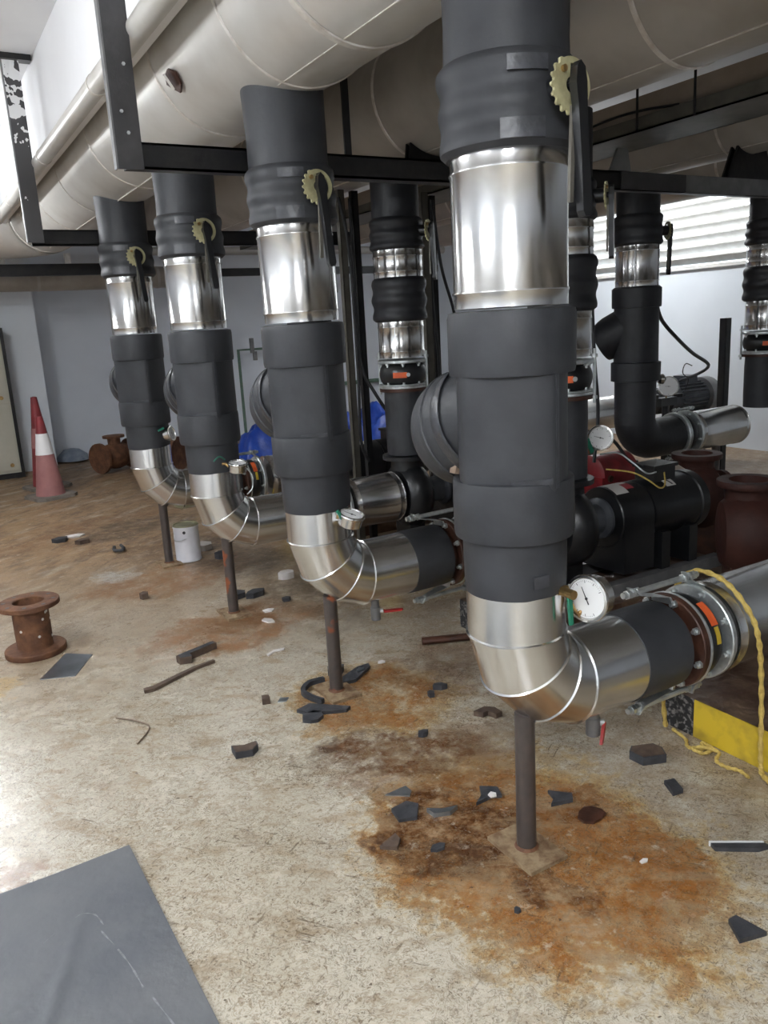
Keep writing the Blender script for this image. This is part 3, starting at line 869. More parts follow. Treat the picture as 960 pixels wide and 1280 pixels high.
def make_riser(loc, label, long_handle=True):
    root = thing('pipe_riser', label, 'pipe riser', loc, group='front row of insulated risers')
    MB().lathe([(0.140, 1.97 + 0.04 * i) for i in range(7)] + [(0.141, 2.235), (0.142, 2.27)], None, 56, wrinkle(0.003)).build('riser_pipe', 'rubber', root)
    vw = MB().lathe(prof_lump(0.157, 1.812, 2.005, 24, 0.0030, 0.012), None, 64, wrinkle(0.008, 0.55, 3.0)).build('valve_wrap', 'rubber', root)
    MB().patch(0.160, -2.35, -1.75, 1.825, 1.865, None, 0.004, 10).build('tape_strip', 'tape', vw)
    MB().patch(0.158, -2.25, -1.7, 1.955, 1.985, None, 0.005, 10).build('tape_strip', 'tape', vw)
    lever(root, -PI / 2 + 0.05, 0.192, 1.918)
    sleeve(root, 1.482, 1.815, 0.135)
    # collar, squarish body, second collar
    MB().lathe([(0.138, 1.325), (0.152, 1.327), (0.1545, 1.34), (0.155, 1.46), (0.152, 1.473), (0.138, 1.476)], None, 56, wrinkle(0.003, 0.5, 1.0)).build('collar_wrap', 'rubber', root)
    def sq(a, z, r):
        n = 1.45
        return 0.152 / ((abs(math.cos(a)) ** n + abs(math.sin(a)) ** n) ** (1 / n)) * (r / 0.152) + 0.001 * mnoise.noise(Vector((3 * math.cos(a), 3 * math.sin(a), z * 8)))
    body = MB().lathe([(0.150, 1.05), (0.152, 1.06), (0.152, 1.13), (0.152, 1.2), (0.152, 1.27), (0.152, 1.335)], None, 96, sq).build('insulated_body', 'rubber', root, angle=50)
    MB().patch(0.152, -PI / 2 + 0.02, -PI / 2 + 0.10, 1.06, 1.33, None, 0.0015, 4, rf=lambda a: sq(a, 1.2, 0.152)).build('tape_seam', 'tape', body)
    MB().patch(0.152, -2.30, -1.62, 1.068, 1.082, None, 0.003, 8, 0.004, rf=lambda a: sq(a, 1.2, 0.152)).build('tape_strip', 'tape', body)
    # strainer branch: slants down and away (+y)
    d = Vector((0.0, 0.93, -0.37))
    Mx = frame((0, 0.02, 1.242), d)
    br = MB().lathe([(0.130, 0.03), (0.142, 0.07), (0.152, 0.135), (0.1535, 0.165), (0.152, 0.172), (0.150, 0.215), (0.143, 0.236), (0.128, 0.250), (0.06, 0.258)], Mx, 56, wrinkle(0.003)).build('strainer_branch', 'rubber', root)
    MB().lathe([(0.152, 0.160), (0.157, 0.163), (0.157, 0.176), (0.151, 0.180)], Mx, 56, wrinkle(0.002), caps=False).build('rim_band', 'rubber', br)
    MB().lathe([(0.148, 0.085), (0.1515, 0.09), (0.1535, 0.12), (0.151, 0.125)], Mx, 56, wrinkle(0.006, 3.0), caps=False).build('tape_band', 'tape', br)
    MB().lathe([(0.135, 0.925), (0.148, 0.927), (0.151, 0.94), (0.1515, 1.06), (0.1495, 1.072), (0.135, 1.075)], None, 56, wrinkle(0.004, 0.5, 5.0)).build('collar_wrap', 'rubber', root)
    MB().lathe([(0.128, 0.78), (0.130, 0.80), (0.1315, 0.86), (0.132, 0.935)], None, 56, wrinkle(0.0025, 0.6, 2.0)).build('pipe_wrap', 'rubber', root)
    # aluminium elbow in gores
    seams = [math.radians(x) for x in (2, 31, 58, 83)]
    top = [Vector((0 - RE * math.cos(2 * PI * k / 56), RE * math.sin(2 * PI * k / 56), 0.800)) for k in range(56)]
    def bead(rg, phi, side):
        e = Vector((math.sin(phi), 0, -math.cos(phi))) * side
        return rg
    def gore(a_ring_phi, b_ring_phi, first=False, last=False, r=RE):
        rings = []
        if first:
            rings += [top]
        else:
            rings += [elbow_ring(a_ring_phi, r + 0.0005)]
        if last:
            end = elbow_ring(PI / 2, r)
            rings += [shift(end, (0.368 - RB, 0, 0))]
        else:
            tdir = Vector((math.sin(b_ring_phi), 0, -math.cos(b_ring_phi)))
            rings += [shift(elbow_ring(b_ring_phi, r), -tdir * 0.006), shift(elbow_ring(b_ring_phi, r + 0.0045), -tdir * 0.003), elbow_ring(b_ring_phi, r + 0.0045), shift(elbow_ring(b_ring_phi, r), tdir * 0.001)]
        return ring_loft(rings)
    gore(0, seams[0], first=True).build('elbow_gore', 'aluminium', root, angle=25)
    for i in range(3):
        gore(seams[i], seams[i + 1]).build('elbow_gore', 'aluminium_elbow', root, angle=25)
    gore(seams[3], 0, last=True).build('elbow_gore', 'aluminium_long', root, angle=25)
    PX = T((0, 0, ZAX)) @ AX
    MB().lathe([(0.120, 0.366), (0.1305, 0.366), (0.132, 0.40), (0.131, 0.50), (0.130, 0.545), (0.120, 0.55)], PX, 56, wrinkle(0.0015)).build('end_wrap', 'rubber', root)
    MB().lathe([(0.085, 0.54), (0.105, 0.545), (0.105, 0.58)], PX, 40).build('pipe_stub', 'rust_dark', root)
    f1, f2, bl = flex_joint(root, PX, 0.145)
    bolts(f1, (0.575, 0, ZAX), -1, 0.131, 8, 0.25)
    bolts(f2, (0.695, 0, ZAX), -1, 0.133, 8, 0.25)
    # coloured bands printed round the bellows
    MB().patch(0.1345, math.radians(206), math.radians(240), 0.634, 0.662, PX, 0.0015, 8).build('orange_band', 'orange_band', bl)
    MB().patch(0.1345, math.radians(242), math.radians(264), 0.640, 0.657, PX, 0.0015, 6).build('yellow_band', 'yellow_paint', bl)
    for a in (1.50, 1.50 + PI):
        u = Vector((0, math.cos(a), math.sin(a)))
        s = Vector((0, -math.sin(a), math.cos(a)))
        c = Vector((0, 0, ZAX))
        rod = MB().tube([c + u * 0.178 + Vector((0.405, 0, 0)), c + u * 0.178 + Vector((0.725, 0, 0))], 0.0095, 10)
        ro = rod.build('tie_rod', 'galvanised', root)
        for x in (0.425, 0.439, 0.463, 0.665, 0.692, 0.706):
            MB().lathe([(0.0145, -0.0055), (0.0145, 0.0055)], T(c + u * 0.178 + Vector((x, 0, 0))) @ AX, 6).build('nut', 'galvanised', ro)
        for xf, xt in ((0.570, 0.450), (0.716, 0.678)):
            def lp(w_, h_, f, off):
                p = c + s * w_ + u * h_ + Vector((xf + (xt - xf) * f + off, 0, 0))
                return tuple(p)
            outline = [(-0.040, 0.122, 0), (0.040, 0.122, 0), (0.034, 0.145, 0.05), (0.019, 0.170, 0.9), (0.015, 0.194, 1.1), (-0.015, 0.194, 1.1), (-0.019, 0.170, 0.9), (-0.034, 0.145, 0.05)]
            vs_ = [lp(a_, b_, f_, -0.003) for a_, b_, f_ in outline] + [lp(a_, b_, f_, 0.004) for a_, b_, f_ in outline]
            no = len(outline)
            fs_ = [(0, 1, 2, 7), (7, 2, 3, 6), (6, 3, 4, 5)]
            fs_ += [tuple(no + q for q in reversed(f_)) for f_ in fs_]
            fs_ += [(q, (q + 1) % no, no + (q + 1) % no, no + q) for q in range(no)]
            MB().add(vs_, fs_).build('rod_lug', 'galvanised', ro, flat=True)
    return root

ROW = [(0.0, 0.0), (0.012, 1.205), (0.0, 2.37), (-0.02, 3.55)]
labs = ['nearest and largest insulated riser with bright metal sleeve and elbow', 'second insulated riser from the camera, left of the nearest one',
        'third insulated riser from the camera, between the second and farthest', 'farthest and smallest insulated riser, above the white paint can']
r0 = make_riser((ROW[0][0], ROW[0][1], 0), labs[0])
index_kids()
RISERS = [r0]
for i in (1, 2, 3):
    c = copy_tree(r0)
    c.location = (ROW[i][0], ROW[i][1], 0)
    relabel(c, labs[i])
    RISERS.append(c)
RISERS[1].rotation_euler = (0.0, -0.010, 0)
RISERS[1].location.x += 0.014
pw = [o for o in KIDS[r0.name] if o.name.startswith('pipe_wrap')][0]
MB().patch(0.1325, -1.93, -1.62, 0.812, 0.842, None, 0.003, 8, 0.003).build('tape_strip', 'tape', pw)
MB().box((-0.02, -0.012, -0.03), (0.02, 0.012, 0.03), T((-0.088, 0.105, 1.105)) @ Matrix.Rotation(0.2, 4, 'Y')).build('wooden_wedge', 'wood', r0, flat=True)

# inlet pipe jackets towards the pumps
def inlet_jacket(x0, x1, y, label, z=ZAX, r=0.141):
    t = thing('jacketed_pipe', label, 'pipe', (0, y, z), group='bright metal clad inlet pipes')
    p = [(r - 0.03, x0), (r, x0), (r, x0 + 0.03), (r + 0.003, x0 + 0.034), (r + 0.003, x0 + 0.038), (r, x0 + 0.042), (r, x1 - 0.045), (r + 0.003, x1 - 0.040), (r + 0.003, x1 - 0.036), (r, x1 - 0.032), (r, x1), (r - 0.03, x1)]
    j = MB().lathe(p, AX, 64).build('metal_jacket', 'aluminium_long', t, angle=60)
    MB().lathe([(r - 0.002, x1 - 0.008), (r + 0.003, x1 - 0.006), (r + 0.003, x1), (r - 0.002, x1 + 0.001)], AX, 64, caps=False).build('end_bead', 'bright_edge', j)
    MB().lathe([(r - 0.002, x0), (r + 0.003, x0), (r + 0.003, x0 + 0.006), (r - 0.002, x0 + 0.007)], AX, 64, caps=False).build('end_bead', 'bright_edge', j)
    return t
inlet_jacket(0.735, 1.6, 0.0, 'long bright metal clad pipe at right edge with yellow rope over it')
inlet_jacket(0.735, 1.10, 1.205, 'short metal clad pipe hidden behind the nearest riser')
inlet_jacket(0.735, 1.055, 2.37, 'short metal clad pipe with bright rim, emerging behind the second riser')
inlet_jacket(0.735, 1.055, 3.55, 'short metal clad pipe seen behind the third riser')

# support posts under the elbows
def post(x, y, label, first=None):
    t = thing('support_post', label, 'post', (x, y, 0), group='pipe posts under the elbows')
    MB().cyl(0.0275, 0.012, 0.42, None, 24).build('post_pipe', 'post_paint', t)
    MB().box((-0.065, -0.095, 0), (0.065, 0.095, 0.012)).build('base_plate', 'plate_dirt', t, flat=True)
    MB().lathe([(0.034, 0.012), (0.029, 0.02)], None, 20).build('weld_bead', 'rust', t)
    return t
post(0.012, -0.012, 'thick dark pipe post standing in the orange rust under the nearest elbow')
post(0.035, 1.195, 'dark pipe post ringed by black rubber offcuts under the second elbow')
post(0.022, 2.36, 'dark pipe post with rusty foot under the third elbow')
post(0.015, 3.55, 'dark pipe post beside the white paint can')

# drain valves
def drain(x, y, label, hang):
    t = thing('drain_valve', label, 'valve', (x, y, 0), group='small drain valves')
    MB().cyl(0.017, 0.315, 0.36, None, 16).cyl(0.021, 0.262, 0.32, None, 16, 0.003).build('valve_body', 'grey_steel', t)
    MB().cyl(0.010, 0.0, 0.032, T((0, 0, 0.30)) @ frame((0, 0, 0), (0.85, -0.5, 0)), 10).build('valve_stem', 'galvanised', t)
    if hang:
        M_ = T((0.028, -0.018, 0.302)) @ Matrix.Rotation(0.5, 4, 'Z')
        MB().prism([(-0.007, 0.0), (0.007, 0.0), (0.009, -0.03), (0.006, -0.062), (-0.008, -0.066), (-0.010, -0.03)], -0.004, 0.004, M_ @ Matrix.Rotation(PI / 2, 4, 'X') @ Matrix.Rotation(-0.5, 4, 'Z')).build('lever_handle', 'red_paint', t, flat=True)
    else:
        MB().prism([(0, -0.008), (0.03, -0.010), (0.075, -0.007), (0.082, 0), (0.075, 0.008), (0.03, 0.010), (0, 0.008)], -0.004, 0.004, T((0.028, -0.02, 0.298)) @ Matrix.Rotation(-0.35, 4, 'Z')).build('lever_handle', 'red_paint', t, flat=True)
    return t
drain(0.277, 0.0, 'grey drain valve with red handle hanging down under the nearest elbow', True)
drain(0.245, 1.205, 'grey drain valve with red handle sticking out under the second elbow', False)

# pressure gauges
def gauge(label, pos, normal, stem, r=0.052, needle=2.2, name='pressure_gauge', spin=0.0):
    t = thing(name, label, 'gauge', pos, group='round pressure gauges')
    M_ = frame((0, 0, 0), normal) @ Matrix.Rotation(spin, 4, 'Z')
    MB().lathe([(0.02, -0.045), (r - 0.012, -0.045), (r - 0.005, -0.040), (r - 0.004, -0.008), (r, -0.006), (r + 0.002, 0.0), (r, 0.005), (r - 0.006, 0.006), (r - 0.008, 0.0), (0.02, -0.001)], M_, 48).build('gauge_case', 'steel_polished', t)
    dl = MB().lathe([(r - 0.009, -0.0005), (r - 0.009, 0.0010)], M_, 40).build('dial', 'white_enamel', t)
    tk = MB()
    for k in range(41):
        a = math.radians(225 - 270 * k / 40)
        big = k % 5 == 0
        r1 = r - 0.013
        r0_ = r1 - (0.007 if big else 0.003)
        wv = 0.0008 if big else 0.0004
        c_, s_ = math.cos(a), math.sin(a)
        tk.add([(r0_ * c_ - wv * s_, r0_ * s_ + wv * c_, 0.0014), (r1 * c_ - wv * s_, r1 * s_ + wv * c_, 0.0014), (r1 * c_ + wv * s_, r1 * s_ - wv * c_, 0.0014), (r0_ * c_ + wv * s_, r0_ * s_ - wv * c_, 0.0014)], [(0, 1, 2, 3)], M_)
    tk.build('scale_ticks', 'dial_black', dl, flat=True)
    MB().prism([(-0.0016, -0.016), (0.0016, -0.016), (0.0006, 0.032), (-0.0006, 0.032)], 0.0022, 0.0030, M_ @ Matrix.Rotation(needle, 4, 'Z')).cyl(0.0035, 0.001, 0.0036, M_, 10).build('needle', 'dial_black', dl, flat=True)
    if stem:
        MB().tube([Vector(p) for p in stem], 0.0075, 10).build('stem_pipe', 'brass', t)
    return t

g = gauge('round white dial pressure gauge on the nearest riser, above its elbow', (0.108, -0.145, 0.760), (-0.97, -0.22, 0.08), [(0.03, 0, 0.0), (-0.01, 0.02, -0.046), (-0.03, 0.03, -0.01), (-0.04, 0.03, 0.03), (-0.072, 0.035, 0.035)], 0.060, -0.85)
MB().prism([(-0.006, 0.0), (0.006, 0.0), (0.005, -0.075), (-0.005, -0.075)], -0.004, 0.004, T((-0.062, -0.004, 0.02)) @ Matrix.Rotation(PI / 2, 4, 'X') @ Matrix.Rotation(0.08, 4, 'Z')).build('cock_handle', 'green_paint', g, flat=True)
MB().cyl(0.012, -0.03, 0.02, T((-0.062, 0.01, 0.028)) @ AY, 10).build('cock_body', 'brass', g)
g = gauge('round gauge tipped back on the second riser, green tap beside it', (0.075, 1.035, 0.772), (0.15, -0.30, 0.94), [(0.0, 0.02, -0.045), (-0.03, 0.03, -0.02), (-0.04, 0.06, 0.01), (-0.045, 0.075, 0.01)], 0.05, 0.7)
MB().prism([(-0.006, 0.0), (0.006, 0.0), (0.006, -0.04), (-0.006, -0.04)], -0.004, 0.004, T((-0.06, 0.0, 0.025)) @ Matrix.Rotation(PI / 2, 4, 'X') @ Matrix.Rotation(0.5, 4, 'Z')).build('cock_handle', 'green_paint', g, flat=True)
g = gauge('round gauge lying face up on the third riser', (0.065, 2.195, 0.828), (0.05, -0.16, 0.98), [(0.0, 0.02, -0.045), (-0.02, 0.03, -0.03), (-0.05, 0.04, 0.0), (-0.065, 0.045, 0.0)], 0.05, 0.7)
MB().tube(smooth_path([(-0.07, -0.02, 0.03), (-0.10, -0.03, 0.05), (-0.13, -0.03, 0.03)]), 0.004, 8).build('cock_handle', 'green_paint', g)
MB().tube(smooth_path([(0.045, 0.0, -0.03), (0.065, -0.01, -0.07), (0.062, -0.01, -0.13), (0.03, -0.01, -0.16)]), 0.0035, 8).build('loose_wire', 'galvanised', g)
g = gauge('round gauge turned sideways on the farthest riser', (0.098, 3.44, 0.865), (0.75, -0.62, 0.2), [(-0.02, 0.02, -0.02), (-0.06, 0.05, 0.0)], 0.048, 0.7)
MB().prism([(-0.006, 0.0), (0.006, 0.0), (0.006, -0.04), (-0.006, -0.04)], -0.004, 0.004, T((-0.05, -0.02, 0.04)) @ Matrix.Rotation(PI / 2, 4, 'X') @ Matrix.Rotation(-1.2, 4, 'Z')).build('cock_handle', 'green_paint', g, flat=True)

# ------------------------------------------------------------------ second row: discharge risers
def make_discharge(loc, label):
    root = thing('discharge_riser', label, 'pipe riser', loc, group='dark discharge risers of the second row')
    MB().lathe([(0.128, 1.98), (0.130, 2.1), (0.130, 2.28)], None, 40, wrinkle(0.004)).build('riser_pipe', 'rubber_dark', root)
    MB().lathe(prof_lump(0.146, 1.842, 2.01, 16, 0.004, 0.012), None, 48, wrinkle(0.007, 0.7, 2.0)).build('valve_wrap', 'rubber_dark', root)
    lever(root, -0.95, 0.185, 1.935, 0.26)
    sleeve(root, 1.695, 1.845, 0.135, seam_a=-2.2)
    MB().lathe(prof_lump(0.148, 1.465, 1.70, 24, 0.005, 0.012), None, 48, wrinkle(0.007, 0.6, 7.0)).build('collar_wrap', 'rubber_dark', root)
    sleeve(root, 1.268, 1.47, 0.128, seam_a=-2.4)
    PZ = None
    f1, f2, bl = flex_joint(root, PZ, 0.136, (1.238, 1.255, 1.115, 1.132) and (1.098, 1.114, 1.238, 1.256), first_mat='galvanised')
    bolts(f1, (0, 0, 1.114), 1, 0.122, 8, 0.25, vertical=True)
    bolts(f2, (0, 0, 1.238), -1, 0.122, 8, 0.25, vertical=True)
    MB().patch(0.1345, -2.55, -1.97, 1.160, 1.190, None, 0.002, 6).build('orange_band', 'orange_band', bl)
    MB().cyl(0.011, 0, 0.003, frame((-0.045, -0.127, 1.176), (-0.33, -0.94, 0)), 14).build('round_badge', 'galvanised', bl)
    for a in (-0.9, -0.9 + PI):
        ro = MB().tube([(0.142 * math.cos(a), 0.142 * math.sin(a), 1.06), (0.142 * math.cos(a), 0.142 * math.sin(a), 1.30)], 0.007, 8).build('tie_rod', 'galvanised', root)
        for z in (1.085, 1.27):
            MB().cyl(0.014, z - 0.007, z + 0.007, T((0.142 * math.cos(a), 0.142 * math.sin(a), 0)), 6).build('nut', 'galvanised', ro)
    MB().lathe([(0.136, 1.080), (0.136, 1.097)], None, 40).build('counter_flange', 'rust_dark', root)
    MB().lathe([(0.112, 0.72), (0.113, 0.8), (0.114, 1.0), (0.112, 1.085)], None, 40, wrinkle(0.002)).build('pipe_wrap', 'rubber', root)
    return root
d0 = make_discharge((1.16, 2.37, 0), 'dark discharge riser with orange marked bellows, between the second and nearest risers')
index_kids()
dl_labels = [((1.285, 1.205, 0), 'dark discharge riser showing at the right side of the nearest riser'),
             ((4.03, 2.10, 0), 'dark discharge riser cut off by the right edge, beside the louvres'),
             ((1.16, 3.55, 0), 'dark discharge riser half hidden behind the second front riser')]
for loc, lb in dl_labels:
    c = copy_tree(d0)
    c.location = loc
    relabel(c, lb)

# ------------------------------------------------------------------ the riser by the louvres (same kind as the front row, all black below)
def make_black_riser(loc, label):
    root = thing('pipe_riser', label, 'pipe riser', loc)
    MB().lathe([(0.132, 1.97), (0.134, 2.1), (0.134, 2.26)], None, 40, wrinkle(0.004)).build('riser_pipe', 'rubber_dark', root)
    MB().lathe(prof_lump(0.150, 1.845, 2.03, 16, 0.003, 0.012), None, 48, wrinkle(0.006, 0.7, 2.0)).build('valve_wrap', 'rubber_dark', root)
    lever(root, -0.45, 0.19, 1.93, 0.27)
    sleeve(root, 1.595, 1.848, 0.135, seam_a=-2.5)
    MB().lathe([(0.138, 1.465), (0.152, 1.467), (0.154, 1.48), (0.154, 1.585), (0.138, 1.597)], None, 48, wrinkle(0.003, 0.6)).build('collar_wrap', 'rubber_dark', root)
    MB().lathe([(0.140, 1.11), (0.140, 1.47)], None, 48, wrinkle(0.003, 0.6)).build('insulated_body', 'rubber_dark', root)
    Mx = frame((0, 0.02, 1.36), (-0.45, 0.75, -0.48))
    MB().lathe([(0.140, 0.04), (0.142, 0.15), (0.136, 0.19), (0.120, 0.24), (0.06, 0.25)], Mx, 48, wrinkle(0.002)).build('strainer_branch', 'rubber_dark', root)
    MB().lathe([(0.140, 1.00), (0.156, 1.004), (0.157, 1.12), (0.140, 1.126)], None, 48, wrinkle(0.003, 0.6)).build('collar_wrap', 'rubber_dark', root)
    MB().lathe([(0.132, 0.72), (0.133, 1.01)], None, 48, wrinkle(0.003, 0.6)).build('pipe_wrap', 'rubber_dark', root)
    zc, rb = 0.60, 0.15
    rings = []
    for i in range(9):
        f = PI / 2 * i / 8
        e = Vector((-math.cos(f), 0, -math.sin(f)))
        c = Vector((rb, 0, zc + rb)) + e * rb
        rings.append([c + (e * math.cos(2 * PI * k / 40) + Vector((0, 1, 0)) * math.sin(2 * PI * k / 40)) * 0.132 for k in range(40)])
    rings.append(shift(rings[-1], (0.22, 0, 0)))
    ring_loft(rings).build('elbow_wrap', 'rubber_dark', root)
    PX = T((0, 0, zc)) @ AX
    f1, f2, bl = flex_joint(root, PX, 0.15, (0.375, 0.395, 0.50, 0.52), first_mat='galvanised')
    bolts(f2, (0.50, 0, zc), -1, 0.134, 8, 0.25)
    for a in (1.7, 1.7 + PI):
        u = Vector((0, math.cos(a), math.sin(a))) * 0.172
        ro = MB().tube([Vector((0.34, 0, zc)) + u, Vector((0.56, 0, zc)) + u], 0.008, 8).build('tie_rod', 'galvanised', root)
        for x in (0.365, 0.405, 0.505, 0.54):
            MB().cyl(0.014, -0.007, 0.007, T(Vector((x, 0, zc)) + u) @ AX, 6).build('nut', 'galvanised', ro)
    MB().lathe([(0.028, 0), (0.028, 0.47)], None, 20).build('support_leg', 'post_paint', root)
    MB().lathe([(0.02, 0.0), (0.032, 0.012), (0.034, 0.035), (0.02, 0.05)], frame((0.142, -0.06, 1.0), (0.9, -0.4, 0)), 20).build('drain_cap', 'steel_polished', root)
    return root
make_black_riser((2.84, 2.19, 0), 'all black riser in front of the louvred window')
ja = inlet_jacket(3.37, 3.87, 2.19, 'bright metal clad pipe right of the black riser, below the white wall', 0.60, 0.138)
jb = inlet_jacket(3.35, 4.0, 3.45, 'metal clad pipe seen far back, left of the black riser', 0.60, 0.14)

for jj, xx in ((ja, 3.68), (jb, 3.7)):
    MB().cyl(0.03, -0.60, -0.12, T((xx, 0, 0)), 16).build('support_leg', 'post_paint', jj)

# ------------------------------------------------------------------ pumps
def make_pump(px, y, label, motor='plain', zax=ZAX, zb=0.14):
    t = thing('pump', label, 'pump', (px, y, 0), group='pump sets on plinths')
    PX = T((0, 0, zax)) @ AX
    cs = MB().lathe([(0.06, -0.085), (0.15, -0.08), (0.185, -0.05), (0.198, 0.0), (0.185, 0.05), (0.15, 0.08), (0.10, 0.10)], PX, 40).build('casing', 'black_paint', t)
    MB().lathe([(0.10, 0.15), (0.095, 0.20), (0.10, 0.21), (0.142, 0.212), (0.142, 0.235), (0.11, 0.236)], T((0, 0, zax)), 40).build('discharge_neck', 'black_paint', t)
    MB().lathe([(0.10, -0.04), (0.10, -0.085), (0.12, -0.09), (0.12, -0.105), (0.08, -0.106)], PX, 32).build('inlet_flange', 'black_paint', t)
    MB().lathe([(0.10, 0.09), (0.075, 0.11), (0.075, 0.21), (0.082, 0.215), (0.10, 0.225), (0.10, 0.24), (0.04, 0.24)], PX, 32).build('bearing_bracket', 'motor_grey', t)
    gd = MB().lathe([(0.145, 0.245), (0.150, 0.25), (0.150, 0.455), (0.145, 0.46)], PX, 40).build('coupling_guard', 'black_paint', t)
    MB().box((0.25, -0.15, zb + 0.08), (0.455, 0.15, zax)).build('guard_skirt', 'black_paint', t, flat=True)
    mt = MB().lathe([(0.12, 0.465), (0.148, 0.47), (0.150, 0.48), (0.150, 0.80), (0.146, 0.805), (0.155, 0.81), (0.155, 0.86), (0.13, 0.885), (0.05, 0.89)], PX, 40).build('motor_body', 'black_paint' if motor == 'plain' else 'motor_grey', t)
    MB().box((0.50, -0.16, zb + 0.06), (0.56, 0.16, zax - 0.09)).box((0.70, -0.16, zb + 0.06), (0.76, 0.16, zax - 0.09)).build('motor_feet', 'black_paint', t, flat=True)
    tb = MB().box((0.545, -0.06, zax + 0.135), (0.70, 0.06, zax + 0.205)).build('terminal_box', 'black_paint', t, flat=True)
    MB().box((0.535, -0.07, zax + 0.205), (0.71, 0.07, zax + 0.222)).build('box_lid', 'black_steel', tb, flat=True)
    MB().box((-0.12, -0.19, zb), (0.92, -0.14, zb + 0.06)).build('skid_rail', 'grey_steel', t, flat=True)
    MB().box((-0.12, 0.14, zb), (0.92, 0.19, zb + 0.06)).build('skid_rail', 'grey_steel', t, flat=True)
    MB().box((-0.05, -0.08, zb), (0.05, 0.08, zax - 0.15)).build('casing_foot', 'black_paint', t, flat=True)
    if motor == 'plain':
        MB().patch(0.1505, 0.62, 1.35, 0.27, 0.40, PX @ Matrix.Rotation(PI / 2 + 0.62, 4, 'Z') @ Matrix.Rotation(0.0, 4, 'X'), 0.001, 6).build('rating_label', 'label_white', gd)
    return t, PX

pB, PXB = make_pump(1.285, 1.205, 'black pump and motor with white stickers, right of the nearest riser')
pC, _ = make_pump(1.16, 2.37, 'black pump under the orange marked bellows, left of the nearest riser')
pD, _ = make_pump(1.16, 3.55, 'black pump farthest back, before the blue tarpaulin')
gdB = [o for o in bpy.data.objects if o.parent == pB and o.name.startswith('coupling_guard')][0]
mtB = [o for o in bpy.data.objects if o.parent == pB and o.name.startswith('motor_body')][0]
# stickers: local angle 180 deg = up, 90 deg = towards +y, so -y side uses 270
MB().patch(0.1515, math.radians(192), math.radians(215), 0.262, 0.345, PXB, 0.001, 6).build('sticker', 'label_white', gdB)
MB().patch(0.1515, math.radians(186), math.radians(206), 0.348, 0.40, PXB, 0.001, 6).build('sticker', 'label_red', gdB)
st = MB().patch(0.1515, math.radians(196), math.radians(220), 0.60, 0.665, PXB, 0.001, 6).build('sticker', 'label_white', mtB)
MB().patch(0.1528, math.radians(200), math.radians(217), 0.622, 0.632, PXB, 0.0005, 6, 0.018).build('sticker_mark', 'dial_black', st)
# loose wires over pump motor
zt = ZAX + 0.18
MB().tube(smooth_path([(0.62, -0.06, zt), (0.58, -0.10, zt - 0.05), (0.52, -0.12, zt - 0.055), (0.46, -0.10, zt - 0.01), (0.40, -0.05, zt + 0.03), (0.30, 0.02, zt + 0.05)]), 0.004, 8).build('loose_wire', 'yellow_rope', pB)
MB().tube(smooth_path([(0.56, -0.06, zt + 0.01), (0.47, -0.08, zt + 0.02), (0.43, -0.03, zt + 0.07), (0.38, 0.02, zt + 0.12), (0.30, 0.06, zt + 0.12)]), 0.004, 8).build('loose_wire', 'galvanised', pB)
MB().tube(smooth_path([(0.54, 0.0, zt + 0.03), (0.46, 0.02, zt + 0.07), (0.40, 0.05, zt + 0.16), (0.33, 0.06, zt + 0.22)]), 0.009, 8).build('flexible_conduit', 'cable_black', pB)

# gauge of pump B
g = gauge('round gauge with green tap on the dark riser, right of the nearest riser', (1.50, 1.18, 0.877), (-0.80, -0.55, 0.1), [(0.03, 0.02, 0.0), (0.10, 0.05, 0.0)], 0.060, 0.35)
MB().tube([(-0.05, 0.05, 0.01), (-0.16, 0.04, 0.0)], 0.010, 10).build('cock_body', 'brass', g)
MB().prism([(-0.010, 0.01), (0.010, 0.01), (0.010, -0.065), (-0.010, -0.065)], -0.005, 0.005, T((-0.082, 0.0, -0.005)) @ Matrix.Rotation(PI / 2, 4, 'X') @ Matrix.Rotation(0.45, 4, 'Z')).build('cock_handle', 'green_paint', g, flat=True)

# plinths
def plinth(x0, x1, y, y0, y1, h, label):
    t = thing('equipment_plinth', label, 'plinth', (0, y, 0), group='plinths under the pumps')
    MB().box((x0, y0, 0), (x1, y1, h)).build('plinth_block', 'concrete_wet', t, flat=True)
    MB().box((x0 - 0.004, y0 + 0.001, 0.001), (x0, y1 - 0.001, h - 0.001)).build('painted_edge', 'hazard_paint', t, flat=True)
    return t
plinth(0.885, 2.0, 0.0, -0.60, 0.26, 0.14, 'plinth with yellow and black painted edge at right edge')
plinth(0.86, 2.30, 1.205, -0.26, 0.26, 0.14, 'plinth under the motor with white stickers')
plinth(0.885, 2.2, 2.37, -0.28, 0.28, 0.14, 'plinth with yellow edge behind the second riser')
plinth(0.885, 2.2, 3.55, -0.28, 0.28, 0.14, 'plinth under the farthest pump')

